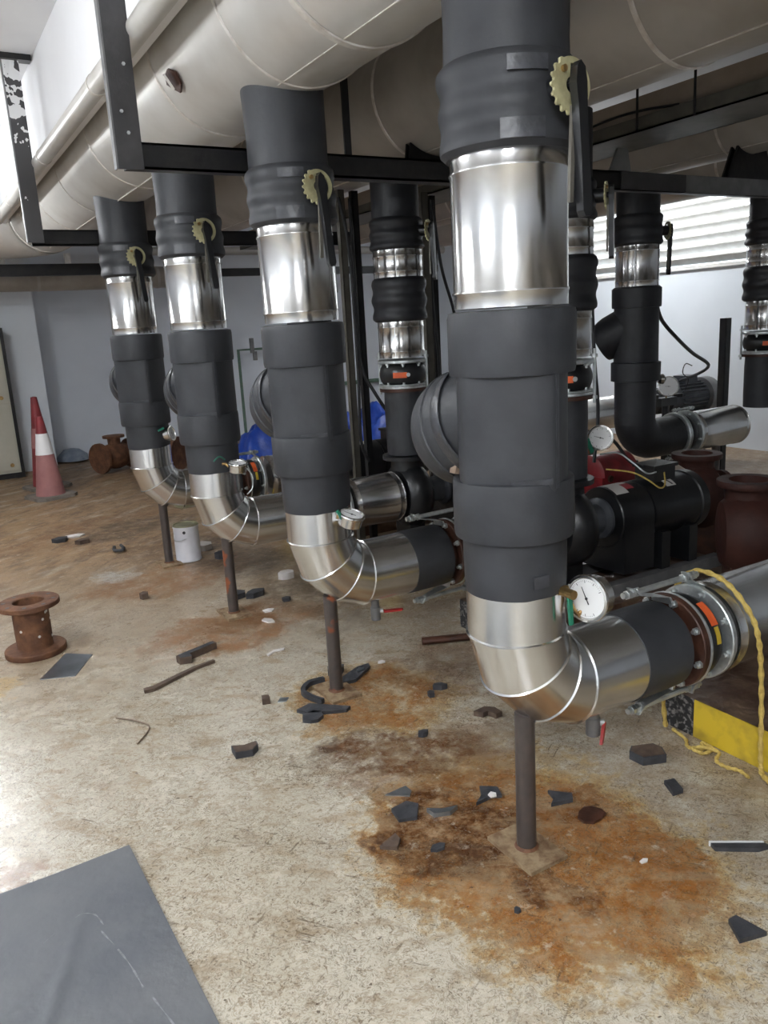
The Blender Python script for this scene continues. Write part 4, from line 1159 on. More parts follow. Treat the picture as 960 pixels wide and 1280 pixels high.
# rusty idle pump casings
def rusty_casing(x, y, zt, label, rotz):
    t = thing('pump_casing', label, 'pump casing', (x, y, 0), (0, 0, rotz), 'rusty red idle pump casings')
    zc = zt - 0.245
    PX = T((0, 0, zc)) @ AX
    MB().lathe([(0.07, -0.12), (0.14, -0.11), (0.185, -0.06), (0.195, 0.0), (0.185, 0.06), (0.14, 0.10), (0.09, 0.11)], PX, 40).build('volute', 'oxide_red', t)
    MB().lathe([(0.115, 0.10), (0.098, 0.15), (0.095, 0.195), (0.105, 0.212), (0.133, 0.216), (0.135, 0.219), (0.135, 0.242), (0.133, 0.245), (0.085, 0.245), (0.078, 0.18), (0.074, 0.12)], T((0, 0, zc)), 40, caps=False).build('top_flange', 'oxide_red', t)
    MB().lathe([(0.10, 0.09), (0.092, 0.13), (0.10, 0.15), (0.132, 0.152), (0.132, 0.178), (0.086, 0.18), (0.075, 0.12), (0.0, 0.115)], PX, 40, caps=False).build('side_flange', 'oxide_red', t)
    MB().box((-0.08, -0.10, 0), (0.08, 0.10, zc - 0.13)).build('pedestal', 'rust_dark', t, flat=True)
    return t
rusty_casing(2.47, 1.40, 0.655, 'rusty red pump casing with open top flange, right of the motor', -0.35)
rusty_casing(1.86, 0.64, 0.70, 'rusty red pump casing cut by the right edge, nearer one', -0.75)

# far motor with fins
t = thing('electric_motor', 'finned grey motor with round fan cover before the white wall', 'motor', (4.95, 3.50, 0))
PXM = T((0, 0, 0.63)) @ AX
MB().lathe([(0.05, -0.30), (0.12, -0.29), (0.125, -0.20), (0.13, -0.19), (0.13, 0.18), (0.12, 0.19)], PXM, 32).build('motor_body', 'motor_grey', t)
for k in range(24):
    a = 2 * PI * k / 24
    MB().box((-0.18, -0.004, 0.125), (0.16, 0.004, 0.152), T((0, 0, 0.63)) @ Matrix.Rotation(a, 4, 'X')).build('cooling_fin', 'motor_grey', t, flat=True)
MB().lathe([(0.150, 0.185), (0.170, 0.19), (0.172, 0.30), (0.16, 0.325), (0.10, 0.34), (0.03, 0.342)], PXM, 40).build('fan_cover', 'grey_steel', t)
MB().box((-0.09, -0.07, 0.755), (0.07, 0.07, 0.835)).build('terminal_box', 'motor_grey', t, flat=True)
MB().lathe([(0.10, -0.47), (0.12, -0.46), (0.12, -0.31), (0.10, -0.30)], PXM, 32).build('coupling_housing', 'black_paint', t)
MB().box((-0.15, -0.14, 0), (0.13, 0.14, 0.51)).build('motor_stand', 'black_steel', t, flat=True)
gauge('round gauge standing in front of the finned grey motor', (4.30, 3.15, 0.80), (-0.70, -0.70, 0.1), [(0.0, 0.02, -0.03), (0.02, 0.04, -0.16)], 0.085, 0.7)
# dark manifold carrying that gauge
t = thing('valve_manifold', 'black valve block carrying the gauge before the finned motor', 'valve', (4.33, 3.20, 0))
MB().cyl(0.03, 0.0, 0.66, None, 16).build('riser_stub', 'black_paint', t)
MB().box((-0.09, -0.03, 0.63), (0.11, 0.05, 0.70)).build('manifold_block', 'black_paint', t, flat=True)
MB().prism([(-0.20, -0.02), (-0.13, -0.035), (-0.09, 0.0), (-0.13, 0.03), (-0.20, 0.02)], 0.70, 0.735).build('wing_handle', 'black_steel', t)
MB().prism([(0.11, -0.01), (0.18, -0.03), (0.22, 0.0), (0.18, 0.03), (0.11, 0.01)], 0.69, 0.72).build('wing_handle', 'black_steel', t)

# red housing and yellow banded bar behind pump B
t = thing('machine_housing', 'dark red machine housing behind the black motor', 'machine', (2.30, 1.92, 0))
MB().box((-0.15, -0.12, 0.0), (0.17, 0.12, 0.50)).build('housing_body', 'red_housing', t, flat=True)
MB().lathe([(0.10, -0.14), (0.12, -0.13), (0.12, 0.15), (0.10, 0.16)], T((0.0, 0, 0.50)) @ AX, 28).build('rounded_top', 'red_housing', t)
MB().tube(smooth_path([(0.16, -0.08, 0.52), (0.21, -0.08, 0.52), (0.21, -0.08, 0.46), (0.16, -0.08, 0.46)]), 0.008, 8).build('lifting_loop', 'galvanised', t)
MB().cyl(0.02, 0, 0.01, frame((-0.09, -0.121, 0.49), (0, -1, 0)), 16).build('plug', 'rust_dark', t)
t = thing('guard_rail', 'low black bar with two yellow bands behind the motor', 'rail', (2.82, 1.86, 0))
MB().box((-0.30, -0.02, 0.42), (0.42, 0.02, 0.475)).build('bar', 'black_paint', t, flat=True)
MB().box((-0.27, -0.02, 0), (-0.23, 0.02, 0.42)).build('rail_leg', 'black_paint', t, flat=True)
MB().box((0.35, -0.02, 0), (0.39, 0.02, 0.42)).build('rail_leg', 'black_paint', t, flat=True)
MB().box((-0.10, -0.023, 0.418), (0.05, 0.023, 0.478)).build('yellow_band', 'yellow_paint', t, flat=True)
MB().box((0.17, -0.023, 0.418), (0.24, 0.023, 0.478)).build('yellow_band', 'yellow_paint', t, flat=True)
cbd = MB().add([(-0.16, -0.05, 0), (0.10, -0.08, 0.02), (0.17, 0.06, 0.035), (-0.10, 0.08, 0.01), (-0.16, -0.05, 0.005), (0.10, -0.08, 0.025), (0.17, 0.06, 0.04), (-0.10, 0.08, 0.015)],
               [(3, 2, 1, 0), (4, 5, 6, 7), (0, 1, 5, 4), (1, 2, 6, 5), (2, 3, 7, 6), (3, 0, 4, 7)]).build('cardboard_sheet', 'cardboard', flat=True)
cbd.location = (2.18, 1.40, 0.575)
tag(cbd, 'pale cardboard scrap lying behind the motor by the rusty casing', 'cardboard')

# ------------------------------------------------------------------ poles and cables between the rows
def strut(x, y, z1, w_, label, m='black_steel'):
    t = thing('strut_post', label, 'post', (x, y, 0))
    s = w_ / 2
    MB().box((-s, -s, 0.0), (s, -s + 0.004, z1)).box((-s, -s, 0.0), (-s + 0.004, s, z1)).box((s - 0.004, -s, 0.0), (s, s, z1)).build('channel', m, t, flat=True)
    MB().box((-0.06, -0.06, 0), (0.06, 0.06, 0.008)).build('foot_plate', m, t, flat=True)
    return t
strut(1.14, 2.96, 2.25, 0.041, 'dark channel post left of the orange marked riser, left one of two', 'olive_steel')
strut(1.245, 2.98, 2.25, 0.041, 'dark channel post left of the orange marked riser, right one of two')
strut(1.73, 2.95, 2.25, 0.050, 'olive channel post between the orange marked riser and the nearest riser', 'olive_steel')
strut(1.86, 3.05, 2.25, 0.041, 'dark channel post close beside the olive one')
strut(4.28, 2.60, 1.35, 0.06, 'short dark post left of the riser at the right edge')
def cable(name, label, pts, r, m='cable_black', cat='cable'):
    o = MB().tube(smooth_path(pts), r, 8).build(name, m)
    return tag(o, label, cat)
cable('power_cable', 'black cable looping from the dark posts down to the pump', [(1.19, 2.93, 2.2), (1.19, 2.93, 1.5), (1.20, 2.92, 1.2), (1.25, 2.88, 1.05), (1.36, 2.80, 0.85), (1.52, 2.64, 0.72)], 0.011)
cable('power_cable', 'black cable hanging straight between the two dark posts', [(1.10, 2.9, 2.2), (1.15, 2.9, 1.9), (1.16, 2.9, 1.2), (1.15, 2.9, 0.75), (1.20, 2.9, 0.6)], 0.010)
cable('power_cable', 'black cable hanging beside the olive post', [(1.80, 2.98, 2.22), (1.79, 2.97, 1.6), (1.82, 2.97, 1.2), (1.80, 2.97, 0.6)], 0.011)
cable('power_cable', 'black cable slanting across the dark post by the nearest riser', [(1.77, 2.9, 2.2), (1.82, 2.9, 1.8), (1.92, 2.9, 1.45), (1.95, 2.9, 1.0), (1.93, 2.9, 0.5)], 0.010)
cable('power_cable', 'black cable hanging left of the black riser', [(2.02, 1.76, 1.5), (2.03, 1.75, 1.2), (2.06, 1.75, 0.9), (2.02, 1.74, 0.62)], 0.010)
cable('power_cable', 'black cable curving from the black riser to the finned motor', [(3.00, 2.17, 1.482), (3.12, 2.22, 1.37), (3.35, 2.28, 1.24), (3.72, 2.45, 1.12), (4.16, 2.65, 1.00), (4.50, 3.0, 0.90), (4.80, 3.44, 0.80)], 0.013)
cable('signal_wire', 'thin grey wire curling beside the black cable end', [(4.28, 2.9, 0.98), (4.20, 2.9, 1.0), (4.17, 2.9, 0.93), (4.24, 2.9, 0.87), (4.20, 2.9, 0.78)], 0.004, 'cable_black', 'wire')

# green pipe stand at the back wall
t = thing('green_stand', 'thin green pipe frame against the back wall', 'pipe frame', (0, 9.0, 0))
MB().tube([(2.66, 0, 0.0), (2.66, 0, 1.21), (3.3, 0, 1.21)], 0.022, 8).build('frame_pipe', 'green_pipe', t)
MB().box((2.83, -0.04, 1.16), (2.88, 0.0, 1.36)).build('clamp', 'grey_steel', t, flat=True)
MB().box((2.86, -0.05, 1.06), (2.91, -0.01, 1.18), Matrix.Rotation(0.0, 4, 'Y')).build('clamp', 'grey_steel', t, flat=True)
MB().tube([(3.6, 0.1, 0.62), (5.7, 0.1, 0.62)], 0.03, 8).build('low_rail', 'green_pipe', t)

# ------------------------------------------------------------------ back of the room: panel, cones, rubbish
t = thing('electrical_panel', 'beige metal cabinet cut by the left edge, beside the white pier', 'cabinet', (0, 8.18, 0))
MB().box((-1.4, 0.0, 0.06), (-0.335, 0.37, 1.62)).build('cabinet_body', 'panel_beige', t, flat=True)
MB().box((-1.4, -0.01, 0.0), (-0.325, 0.37, 0.06)).build('cabinet_base', 'black_steel', t, flat=True)
MB().box((-0.335, -0.005, 0.0), (-0.30, 0.37, 1.64)).build('side_edge', 'black_steel', t, flat=True)
for (z0, z1) in ((0.09, 0.82), (0.835, 1.20), (1.215, 1.60)):
    dr = MB().box((-1.38, -0.018, z0), (-0.35, 0.0, z1)).build('cabinet_door', 'panel_beige', t, flat=True)
    MB().cyl(0.022, 0, 0.008, frame((-0.42, -0.018, z0 + 0.06), (0, -1, 0)), 12).build('door_knob', 'brass', dr)

def cone(x, y, h, label, m1, tilt=0.0):
    t = thing('traffic_cone', label, 'cone', (x, y, 0), (0, tilt, 0.3), 'traffic cones by the pier')
    def rr(z):
        return 0.135 - (0.135 - 0.03) * (z - 0.03) / (h - 0.03)
    MB().lathe([(rr(z), z) for z in (0.03, 0.05, 0.2, 0.4)] + [(rr(0.42), 0.42)], None, 28).build('cone_skirt', m1, t)
    MB().lathe([(rr(0.42) + 0.003, 0.42), (rr(0.62) + 0.003, 0.62)], None, 28).build('reflective_sleeve', 'white_enamel' if m1 == 'cone_faded' else 'cone_faded', t)
    MB().lathe([(rr(0.62), 0.62), (rr(h - 0.06), h - 0.06), (0.03, h), (0.012, h + 0.005)], None, 28).build('cone_tip', 'cone_red', t)
    MB().prism([(-0.2, -0.14), (-0.14, -0.2), (0.14, -0.2), (0.2, -0.14), (0.2, 0.14), (0.14, 0.2), (-0.14, 0.2), (-0.2, 0.14)], 0.0, 0.03).build('cone_base', 'cone_base', t, flat=True)
    return t
cone(-0.255, 6.66, 0.78, 'faded red traffic cone with white sleeve, the nearer of two', 'cone_faded')
cone(-0.205, 7.25, 0.93, 'dark red traffic cone standing behind the faded one', 'cone_red')

def flanged_wreck(x, y, label, rot, s=1.0):
    t = thing('rusty_valve_body', label, 'scrap', (x, y, 0), (0, 0, rot), 'rusty scrap fittings by the back wall')
    zc = 0.17 * s
    M_ = T((0, 0, zc)) @ AX
    MB().lathe([(0.09 * s, -0.2 * s), (0.13 * s, -0.12 * s), (0.15 * s, 0), (0.13 * s, 0.12 * s), (0.09 * s, 0.2 * s)], M_, 24).build('valve_body', 'rust', t)
    MB().lathe([(0.17 * s, 0.2 * s), (0.17 * s, 0.235 * s)], M_, 24).build('end_flange', 'rust', t)
    MB().lathe([(0.17 * s, -0.235 * s), (0.17 * s, -0.2 * s)], M_, 24).build('end_flange', 'rust', t)
    MB().lathe([(0.07 * s, 0.1 * s), (0.07 * s, 0.2 * s), (0.12 * s, 0.205 * s), (0.12 * s, 0.23 * s)], T((0, 0, zc)), 24).build('bonnet', 'rust', t)
    return t
flanged_wreck(0.62, 7.75, 'rusty flanged fitting at the left of the scrap heap by the back wall', 0.5)
flanged_wreck(1.02, 7.35, 'rusty flanged fitting in the middle of the scrap heap, behind the farthest riser', 2.3, 1.1)
flanged_wreck(1.55, 7.6, 'rusty flanged fitting at the right of the scrap heap, between two risers', 1.2, 0.9)
for (x, y, s, lb, m) in ((0.35, 8.95, 0.16, 'crumpled blue grey bag on the floor beside the pier', 'plastic_bluegrey'),
                         (0.74, 8.9, 0.12, 'pale grey plastic scrap lying along the back wall', 'galvanised')):
    o = MB()
    o.lathe([(s * 0.3, 0.0), (s * 1.2, 0.02), (s * 1.1, s * 0.5), (s * 0.6, s * 0.9), (s * 0.1, s)], None, 20, wrinkle(s * 0.3, 1.5, x * 7))
    ob = o.build('crumpled_bag', m)
    ob.location = (x, y, 0)
    tag(ob, lb, 'bag')
def tarp(x, y, sx, sy, h, label, seed):
    n = 22
    vs, fs = [], []
    for j in range(n + 1):
        for i in range(n + 1):
            u, v = i / n * 2 - 1, j / n * 2 - 1
            e = max(0, 1 - max(abs(u), abs(v)) ** 4)
            z = h * e * (0.62 + 0.55 * mnoise.noise(Vector((u * 2.2 + seed, v * 2.2, seed)))) + 0.02 * mnoise.noise(Vector((u * 9, v * 9, seed)))
            vs.append((x + sx * u * (1 + 0.12 * mnoise.noise(Vector((v * 2, seed, 1)))), y + sy * v, max(0.004, z)))
    for j in range(n):
        for i in range(n):
            a = j * (n + 1) + i
            fs.append((a, a + 1, a + n + 2, a + n + 1))
    return tag(MB().add(vs, fs).build('tarpaulin', 'blue_tarp', angle=60), label, 'tarpaulin')
tarp(2.12, 6.9, 0.42, 0.35, 0.58, 'crumpled blue tarpaulin heap seen left of the third riser', 1.3)
tarp(3.30, 6.6, 0.55, 0.45, 0.62, 'crumpled blue tarpaulin heap behind the dark channel posts', 4.1)

# paint can
t = thing('paint_can', 'white paint can with dull lid beside the farthest post', 'can', (0.150, 3.56, 0))
MB().lathe([(0.080, 0), (0.084, 0.004), (0.084, 0.010), (0.082, 0.014), (0.082, 0.222), (0.084, 0.226), (0.084, 0.236), (0.081, 0.240)], None, 40).build('can_body', 'can_white', t)
MB().lathe([(0.0, 0.2425), (0.06, 0.2425), (0.062, 0.2410), (0.075, 0.2410), (0.077, 0.246), (0.083, 0.246), (0.084, 0.238)], None, 40, caps=False).build('can_lid', 'can_lid', t)
MB().tube(smooth_path([(-0.083, -0.01, 0.205), (-0.092, -0.035, 0.16), (-0.07, -0.06, 0.15), (-0.03, -0.085, 0.165)]), 0.0025, 6).build('wire_handle', 'galvanised', t)
MB().cyl(0.010, 0, 0.004, frame((-0.035, -0.075, 0.205), (-0.42, -0.9, 0)), 12).build('handle_lug', 'dial_black', t)

# rusty flanged spool on the floor
t = thing('pipe_spool', 'rusty flanged pipe spool standing upright on the floor at left', 'pipe spool', (-0.945, 2.485, 0), (0, 0, 0.2))
MB().lathe([(0.070, 0.0), (0.138, 0.0), (0.140, 0.003), (0.140, 0.026), (0.137, 0.030), (0.084, 0.031), (0.080, 0.038), (0.070, 0.038)], None, 48, closed=True).build('bottom_flange', 'rust', t)
MB().lathe([(0.070, 0.02), (0.082, 0.02), (0.083, 0.10), (0.083, 0.17), (0.082, 0.245), (0.070, 0.245)], None, 48, wrinkle(0.002, 2.0), closed=True).build('pipe_barrel', 'rust', t)
tf = MB().lathe([(0.070, 0.235), (0.088, 0.236), (0.135, 0.237), (0.140, 0.240), (0.140, 0.259), (0.137, 0.262), (0.074, 0.262), (0.070, 0.258)], None, 48, closed=True).build('top_flange', 'rust', t)
for k in range(8):
    a = 2 * PI * k / 8 + 0.3
    MB().cyl(0.010, 0.2615, 0.2626, T((0.112 * math.cos(a), 0.112 * math.sin(a), 0)), 10).build('bolt_hole', 'dial_black', tf, flat=True)
rng = random.Random(5)
for k in range(7):
    a = rng.uniform(-2.6, -0.4)
    z = rng.uniform(0.06, 0.22)
    MB().lathe([(0.002, 0), (0.007, 0.001), (0.006, 0.003), (0.002, 0.004)], frame((0.083 * math.cos(a), 0.083 * math.sin(a), z), (math.cos(a), math.sin(a), 0)), 8).build('paint_splash', 'scrap_white', t)

# grey rubber sheet on the floor, bottom left
n = 100
vs, fs = [], []
CREASES = [(-1.62, 0.1, -0.95, 0.32), (-1.5, -0.45, -1.05, 0.55), (-1.35, 0.05, -0.98, -0.42), (-1.75, 0.35, -1.2, -0.15)]
def crease(x, y):
    h = 0.0
    for (xa, ya, xb, yb) in CREASES:
        dx, dy = xb - xa, yb - ya
        L2 = dx * dx + dy * dy
        t_ = max(0, min(1, ((x - xa) * dx + (y - ya) * dy) / L2))
        d2 = (x - xa - t_ * dx) ** 2 + (y - ya - t_ * dy) ** 2
        h += 0.007 * math.exp(-d2 / 0.00022) * math.sin(PI * min(1, max(0.0, t_)) )
    return h
for j in range(n + 1):
    for i in range(n + 1):
        x, y = -2.2 + 1.28 * i / n, -1.1 + 1.77 * j / n
        z = 0.010 + 0.004 * (mnoise.noise(Vector((x * 4, y * 4, 0))) + 0.6) + crease(x, y)
        vs.append((x, y, z))
for j in range(n):
    for i in range(n):
        a = j * (n + 1) + i
        fs.append((a, a + 1, a + n + 2, a + n + 1))
nt_ = len(vs)
border = [i for i in range(n + 1)] + [(j * (n + 1) + n) for j in range(1, n + 1)] + [n * (n + 1) + i for i in range(n - 1, -1, -1)] + [j * (n + 1) for j in range(n - 1, 0, -1)]
for b_ in border:
    vs.append((vs[b_][0], vs[b_][1], 0.0))
for k in range(len(border)):
    k2 = (k + 1) % len(border)
    fs.append((border[k], nt_ + k, nt_ + k2, border[k2]))
sh = MB().add(vs, fs).build('rubber_sheet', 'sheet_grey')
def zsheet(x, y):
    return 0.0105 + 0.004 * (mnoise.noise(Vector((x * 4, y * 4, 0))) + 0.6) + crease(x, y)
for line in ([(-1.14, 0.44), (-1.10, 0.45), (-1.07, 0.43), (-1.06, 0.38)], [(-1.07, 0.36), (-1.04, 0.22), (-1.03, 0.12)], [(-1.02, 0.08), (-1.0, -0.04)], [(-1.20, 0.40), (-1.17, 0.42)]):
    p3 = smooth_path([(x, y, 0) for x, y in line], 6)
    vs2, fs2 = [], []
    for k, p in enumerate(p3):
        wd = 0.0016 + 0.0010 * math.sin(k * 1.7)
        for sg in (-1, 1):
            vs2.append((p.x + sg * wd, p.y + sg * wd * 0.4, zsheet(p.x + sg * wd, p.y + sg * wd * 0.4)))
    for k in range(len(p3) - 1):
        fs2.append((2 * k, 2 * k + 1, 2 * k + 3, 2 * k + 2))
    MB().add(vs2, fs2).build('chalk_mark', 'chalk', sh)
sh.rotation_euler = (0, 0, 0.02)
tag(sh, 'flat dark grey rubber sheet on the floor at bottom left', 'sheet')

# yellow rope over the right hand pipe
rope = []
for i in range(1):
    pass
pts = [(0.848, 0.215, 0.012), (0.825, 0.21, 0.12), (0.79, 0.19, 0.30), (0.775, 0.165, 0.45), (0.765, 0.12, 0.58), (0.76, 0.05, 0.648), (0.765, -0.03, 0.650), (0.775, -0.09, 0.612), (0.79, -0.14, 0.54), (0.80, -0.158, 0.47), (0.815, -0.160, 0.38), (0.835, -0.155, 0.25), (0.850, -0.150, 0.12), (0.858, -0.150, 0.03), (0.84, -0.17, 0.012), (0.81, -0.23, 0.011)]
pp = smooth_path(pts, 10)
o = MB().tube(pp, 0.008, 8, lambda i: 0.0078 + 0.0018 * math.sin(i * 1.25)).build('rope', 'yellow_rope')
tag(o, 'yellow rope hung over the metal clad pipe at right', 'rope')
pts = [(0.855, 0.19, 0.008), (0.835, 0.12, 0.008), (0.80, 0.08, 0.008), (0.83, 0.04, 0.008), (0.855, 0.07, 0.009), (0.85, 0.02, 0.012), (0.80, 0.02, 0.012), (0.79, 0.055, 0.018), (0.82, 0.03, 0.022), (0.84, -0.01, 0.016), (0.80, -0.03, 0.010), (0.795, -0.07, 0.008), (0.81, -0.11, 0.008), (0.80, -0.15, 0.008)]
o = MB().tube(smooth_path(pts, 10), 0.006, 8, lambda i: 0.0058 + 0.0012 * math.sin(i * 1.25)).build('rope', 'yellow_rope')
tag(o, 'loose yellow rope tangle on the floor below the plinth edge', 'rope')

# ------------------------------------------------------------------ litter on the floor
def shard(name, label, x, y, poly, th, m, rot=0.0, cat='offcut', tilt=0.0, top=None, z=0.0):
    o = MB().prism(poly, 0, th).build(name, m, flat=True)
    o.location = (x, y, z)
    o.rotation_euler = (tilt, 0, rot)
    tag(o, label, cat)
    if top:
        MB().prism([(px_ * 0.92, py_ * 0.92) for px_, py_ in poly], th, th + 0.0015).build('top_face', top, o, flat=True)
    return o
def blob(sx, sy, seed, n=7):
    r_ = random.Random(seed)
    return [(sx * math.cos(2 * PI * k / n) * r_.uniform(0.7, 1.1), sy * math.sin(2 * PI * k / n) * r_.uniform(0.7, 1.1)) for k in range(n)]
ob, obr, sm_, sw = 'offcut_black', 'offcut_brown', 'scrap_metal', 'scrap_white'
shard('foam_wedge', 'dark notched foam wedge alone on pale floor, centre left foreground', -0.455, 0.965, [(-0.045, 0.02), (-0.03, -0.035), (0.03, -0.03), (0.05, 0.005), (0.045, 0.03), (0.0, 0.012)], 0.025, ob, -0.35, top=obr)
shard('foam_cube', 'small brown foam cube left of the second post', -0.24, 1.285, blob(0.024, 0.022, 3, 4), 0.028, obr, 0.5)
shard('rubber_strip', 'long curved brown rubber strip on the floor at left', -0.44, 1.752, [(-0.20, -0.02), (-0.16, -0.035), (-0.06, -0.018), (0.08, 0.005), (0.17, 0.0), (0.17, 0.014), (0.07, 0.024), (-0.07, 0.006), (-0.15, -0.005), (-0.19, 0.005)], 0.014, obr, 0.28)
shard('foam_bracket', 'angular brown foam bracket just above the curved strip', -0.32, 1.93, [(-0.10, -0.04), (-0.05, -0.06), (-0.045, -0.02), (0.11, 0.015), (0.105, 0.045), (-0.10, 0.0)], 0.032, obr, 0.12, top=ob)
shard('sheet_metal_scrap', 'flat grey metal offcut lying by the rusty spool', -0.85, 2.21, [(-0.13, -0.095), (0.01, -0.155), (0.125, 0.055), (0.02, 0.15)], 0.003, sm_, 0.0, 'metal scrap')
shard('foil_scrap', 'small grey square of foil left of the second post', -0.174, 1.262, blob(0.028, 0.022, 5, 4), 0.004, sm_, 0.2, 'metal scrap')
o = MB().tube(smooth_path([(0.03, 1.30, 0.02), (-0.04, 1.30, 0.02), (-0.09, 1.25, 0.018), (-0.085, 1.19, 0.016), (-0.06, 1.13, 0.014)]), 0.014, 4).build('rubber_strip', ob)
tag(o, 'black rubber strip curled round the second post', 'offcut')
shard('rubber_offcut', 'black rubber tongue pointing right behind the second post', 0.17, 1.285, [(-0.10, -0.045), (-0.03, -0.055), (0.09, 0.02), (0.10, 0.05), (0.04, 0.05), (-0.08, -0.005)], 0.014, ob, 0.05)
shard('foil_scrap', 'bright foil square on the black rubber tongue', 0.205, 1.30, blob(0.028, 0.02, 8, 5), 0.003, sm_, 0.3, 'metal scrap', z=0.0145)
shard('rubber_offcut', 'black rubber lump behind the second post', 0.115, 1.36, blob(0.05, 0.035, 11, 6), 0.03, ob, 0.1)
shard('rubber_offcut', 'black bent rubber flap in front of the second post', -0.09, 1.10, [(-0.085, 0.03), (-0.02, 0.05), (0.05, -0.02), (0.10, -0.07), (0.075, -0.085), (0.0, -0.05), (-0.06, -0.02)], 0.014, ob, 0.0)
shard('rubber_offcut', 'black rounded rubber flap nearest the camera below the second post', -0.145, 1.045, blob(0.05, 0.045, 17, 7), 0.014, ob, 0.4, z=0.0)
shard('rubber_bit', 'small black rubber bit between the first and second posts, left of a pair', 0.325, 0.93, blob(0.018, 0.02, 21, 5), 0.02, ob)
shard('rubber_bit', 'small black rubber bit between the first and second posts, right of a pair', 0.385, 0.965, blob(0.032, 0.018, 22, 5), 0.022, ob, -0.6)
shard('rubber_bit', 'small black rubber bit on the brown smear above the nearest post', 0.125, 0.69, blob(0.022, 0.018, 23, 6), 0.018, ob)
shard('foam_hook', 'hooked brown foam piece left of the nearest post top', 0.41, 0.675, [(-0.045, 0.03), (-0.03, -0.005), (-0.005, -0.005), (0.0, -0.045), (0.03, -0.045), (0.035, 0.0), (0.01, 0.03)], 0.02, obr, 0.1)
shard('rubber_square', 'black rubber square left of the nearest post', -0.175, 0.325, [(-0.045, -0.02), (0.005, -0.045), (0.05, 0.005), (0.03, 0.04), (-0.03, 0.038)], 0.012, ob, 0.1)
shard('foil_scrap', 'grey pointed foil scrap just above the black rubber square', -0.130, 0.415, [(-0.05, 0.03), (0.01, -0.02), (0.03, 0.0), (0.03, 0.035)], 0.004, sm_, 0.0, 'metal scrap')
shard('foil_strip', 'bright curved foil strip right of the black rubber square', -0.085, 0.262, [(-0.045, 0.02), (-0.03, -0.012), (0.02, -0.015), (0.05, 0.01), (0.0, 0.006)], 0.014, sm_, -0.35, 'metal scrap')
shard('rubber_bit', 'brown rubber chip below the black rubber square', -0.293, 0.217, [(-0.035, 0.012), (0.0, -0.025), (0.03, 0.0), (0.035, 0.03)], 0.012, obr, 0.1)
shard('rubber_bit', 'black rubber scrap beside a white flake, behind the nearest post', 0.08, 0.25, [(-0.06, -0.01), (0.0, -0.012), (0.03, -0.03), (0.05, 0.01), (0.01, 0.05), (-0.02, 0.01)], 0.012, ob, 0.1)
shard('paint_flake', 'white flake on black scrap behind the nearest post', 0.085, 0.235, blob(0.02, 0.016, 31, 5), 0.004, sw, 0, 'flake', z=0.0125)
shard('rubber_bit', 'dark blue grey chip in the rust left of the nearest post', -0.19, 0.132, blob(0.025, 0.014, 33, 6), 0.01, ob)
shard('rubber_bit', 'black rubber scrap right of the nearest post', 0.243, 0.108, [(-0.04, -0.01), (0.03, -0.03), (0.05, -0.005), (0.0, 0.05), (-0.01, 0.01)], 0.012, ob, 0.0)
shard('rust_clod', 'dark rust clod right of the nearest post foot', 0.27, -0.005, blob(0.048, 0.042, 41, 9), 0.008, 'rust_dark', cat='clod')
shard('foam_block', 'brown grey foam block left of the yellow plinth edge', 0.645, 0.125, [(-0.05, 0.025), (-0.045, -0.03), (0.03, -0.06), (0.055, -0.02), (0.05, 0.015), (-0.02, 0.045)], 0.03, ob, 0.0, top=obr)
shard('rubber_bit', 'black four sided chip in front of the yellow plinth edge', 0.57, -0.045, [(-0.03, -0.03), (0.01, -0.035), (0.035, 0.02), (0.0, 0.03)], 0.014, ob, 0.0)
shard('edging_strip', 'black strip with white edge at the right edge of the floor', 0.49, -0.34, [(-0.05, 0.055), (-0.06, 0.035), (0.02, -0.045), (0.055, -0.06), (0.055, -0.045)], 0.012, ob, 0.15, top=None)
MB().prism([(-0.052, 0.058), (0.056, -0.042), (0.056, -0.037), (-0.048, 0.062)], 0.0, 0.014, None).build('white_edge', 'white_enamel', bpy.data.objects['edging_strip'], flat=True)
shard('rubber_triangle', 'black rubber triangle in the bottom right corner of the floor', 0.235, -0.545, [(-0.035, -0.03), (0.04, -0.02), (0.0, 0.045), (-0.025, 0.035)], 0.012, ob, -0.4)
shard('rubber_bit', 'tiny black dot on the orange rust in front of the nearest post', -0.166, -0.185, blob(0.010, 0.010, 51, 6), 0.008, ob)
shard('paint_flake', 'tiny white flake on the rust right of the nearest post', 0.236, -0.233, blob(0.014, 0.009, 52, 5), 0.004, sw, 0, 'flake')
shard('paint_flake', 'white flake on the far floor, middle of three bits before the cone', -0.372, 4.80, blob(0.09, 0.05, 53, 6), 0.012, sw, 0, 'flake')
shard('foam_bit', 'dark chunk on the far floor, left of three bits before the cone', -0.483, 4.715, blob(0.06, 0.05, 54, 5), 0.03, ob, 0.4)
shard('foam_bit', 'brown chunk on the far floor, right of three bits before the cone', -0.344, 4.545, blob(0.07, 0.04, 55, 5), 0.03, obr, 0.5)
o = MB().tube(smooth_path([(-0.20, 4.18, 0.02), (-0.22, 4.09, 0.02), (-0.185, 4.05, 0.02), (-0.155, 4.10, 0.02), (-0.15, 4.20, 0.02)]), 0.012, 6).build('rubber_strip', ob)
tag(o, 'curled black rubber strip on the far floor left of the farthest riser', 'offcut')
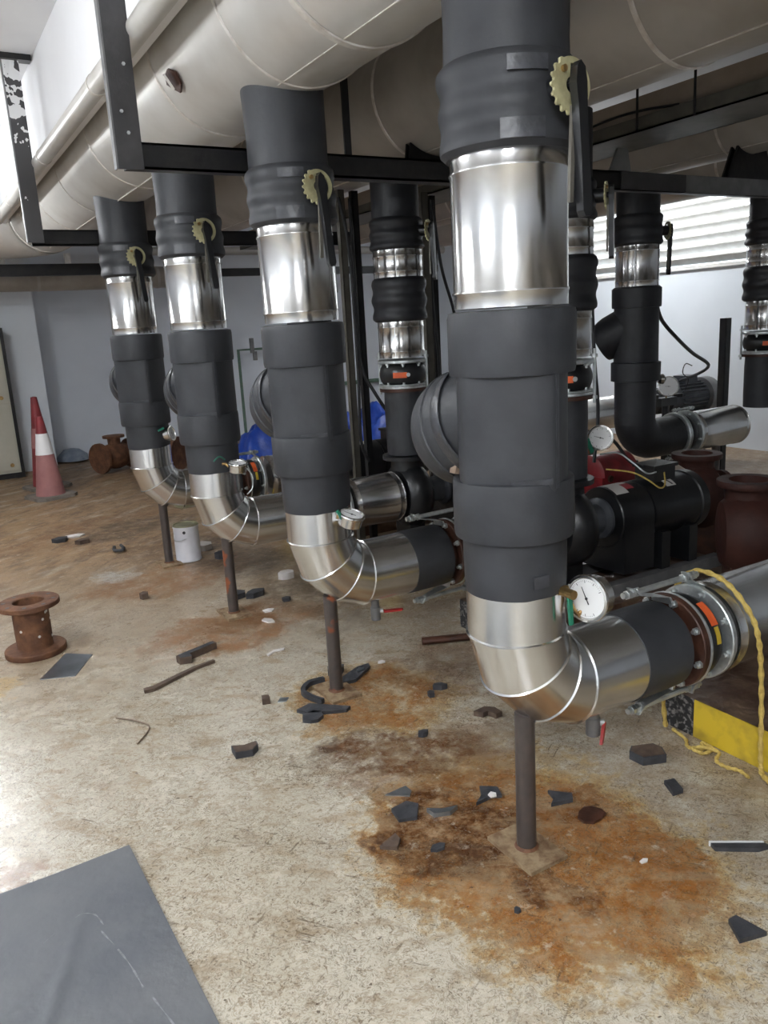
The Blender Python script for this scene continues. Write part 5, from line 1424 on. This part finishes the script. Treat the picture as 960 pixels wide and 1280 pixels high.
shard('foam_bit', 'small brown chunk on pale floor between spool and second riser', -0.30, 2.945, blob(0.03, 0.03, 57, 5), 0.035, obr, 0.3)
for (x, y, s, lb) in ((0.13, 2.60, 0.07, 'black rubber offcut behind the third post, left of two'), (0.22, 2.56, 0.065, 'black rubber offcut behind the third post, right of two')):
    shard('rubber_offcut', lb, x, y, blob(s, s * 0.7, int(x * 100), 6), 0.03, ob, 0.3)
shard('rubber_bit', 'small black chip right of the third post', 0.33, 2.37, blob(0.03, 0.025, 61, 5), 0.02, ob)
shard('paint_flake', 'white flake right of the third post, upper of two', 0.185, 2.285, blob(0.035, 0.028, 62, 5), 0.006, sw, 0, 'flake')
shard('paint_flake', 'white flake right of the third post, lower of two', 0.125, 2.14, blob(0.032, 0.05, 63, 5), 0.006, sw, 0.3, 'flake')
shard('paint_flake', 'pale pink flake right of the second post', 0.331, 1.335, blob(0.020, 0.016, 64, 6), 0.004, sw, 0, 'flake')
shard('paint_flake', 'white strip of foil left of the second post', -0.002, 1.73, [(-0.05, -0.012), (-0.01, 0.012), (0.04, 0.004), (0.05, 0.018), (0.0, 0.03), (-0.05, 0.008)], 0.006, sw, 0.1, 'flake')
o = MB().cyl(0.018, -0.13, 0.13, None, 10).build('rusty_bar', 'rust_dark')
o.location = (0.70, 1.335, 0.018)
o.rotation_euler = (PI / 2, 0, 1.15)
tag(o, 'short rusty bar on the floor left of the nearest riser', 'bar')
for (x, y, s, seed, lb, m) in ((0.30, 3.75, 0.09, 71, 'grey rubble lump right of the white paint can, upper one', 'pipe_grey'), (0.36, 3.45, 0.07, 72, 'dark rubble lump right of the white paint can, lower one', 'offcut_black'), (0.50, 2.75, 0.06, 73, 'pale rubble lump between the second and third risers', 'scrap_white')):
    shard('rubble_lump', lb, x, y, blob(s, s * 0.8, seed, 7), 0.04, m, 0.2, 'rubble')
o = MB().tube(smooth_path([(-0.78, 1.52, 0.004), (-0.72, 1.44, 0.006), (-0.69, 1.36, 0.004), (-0.76, 1.26, 0.004)]), 0.003, 6).build('twig', 'wood')
tag(o, 'thin bent brown twig on the pale floor at left', 'twig')
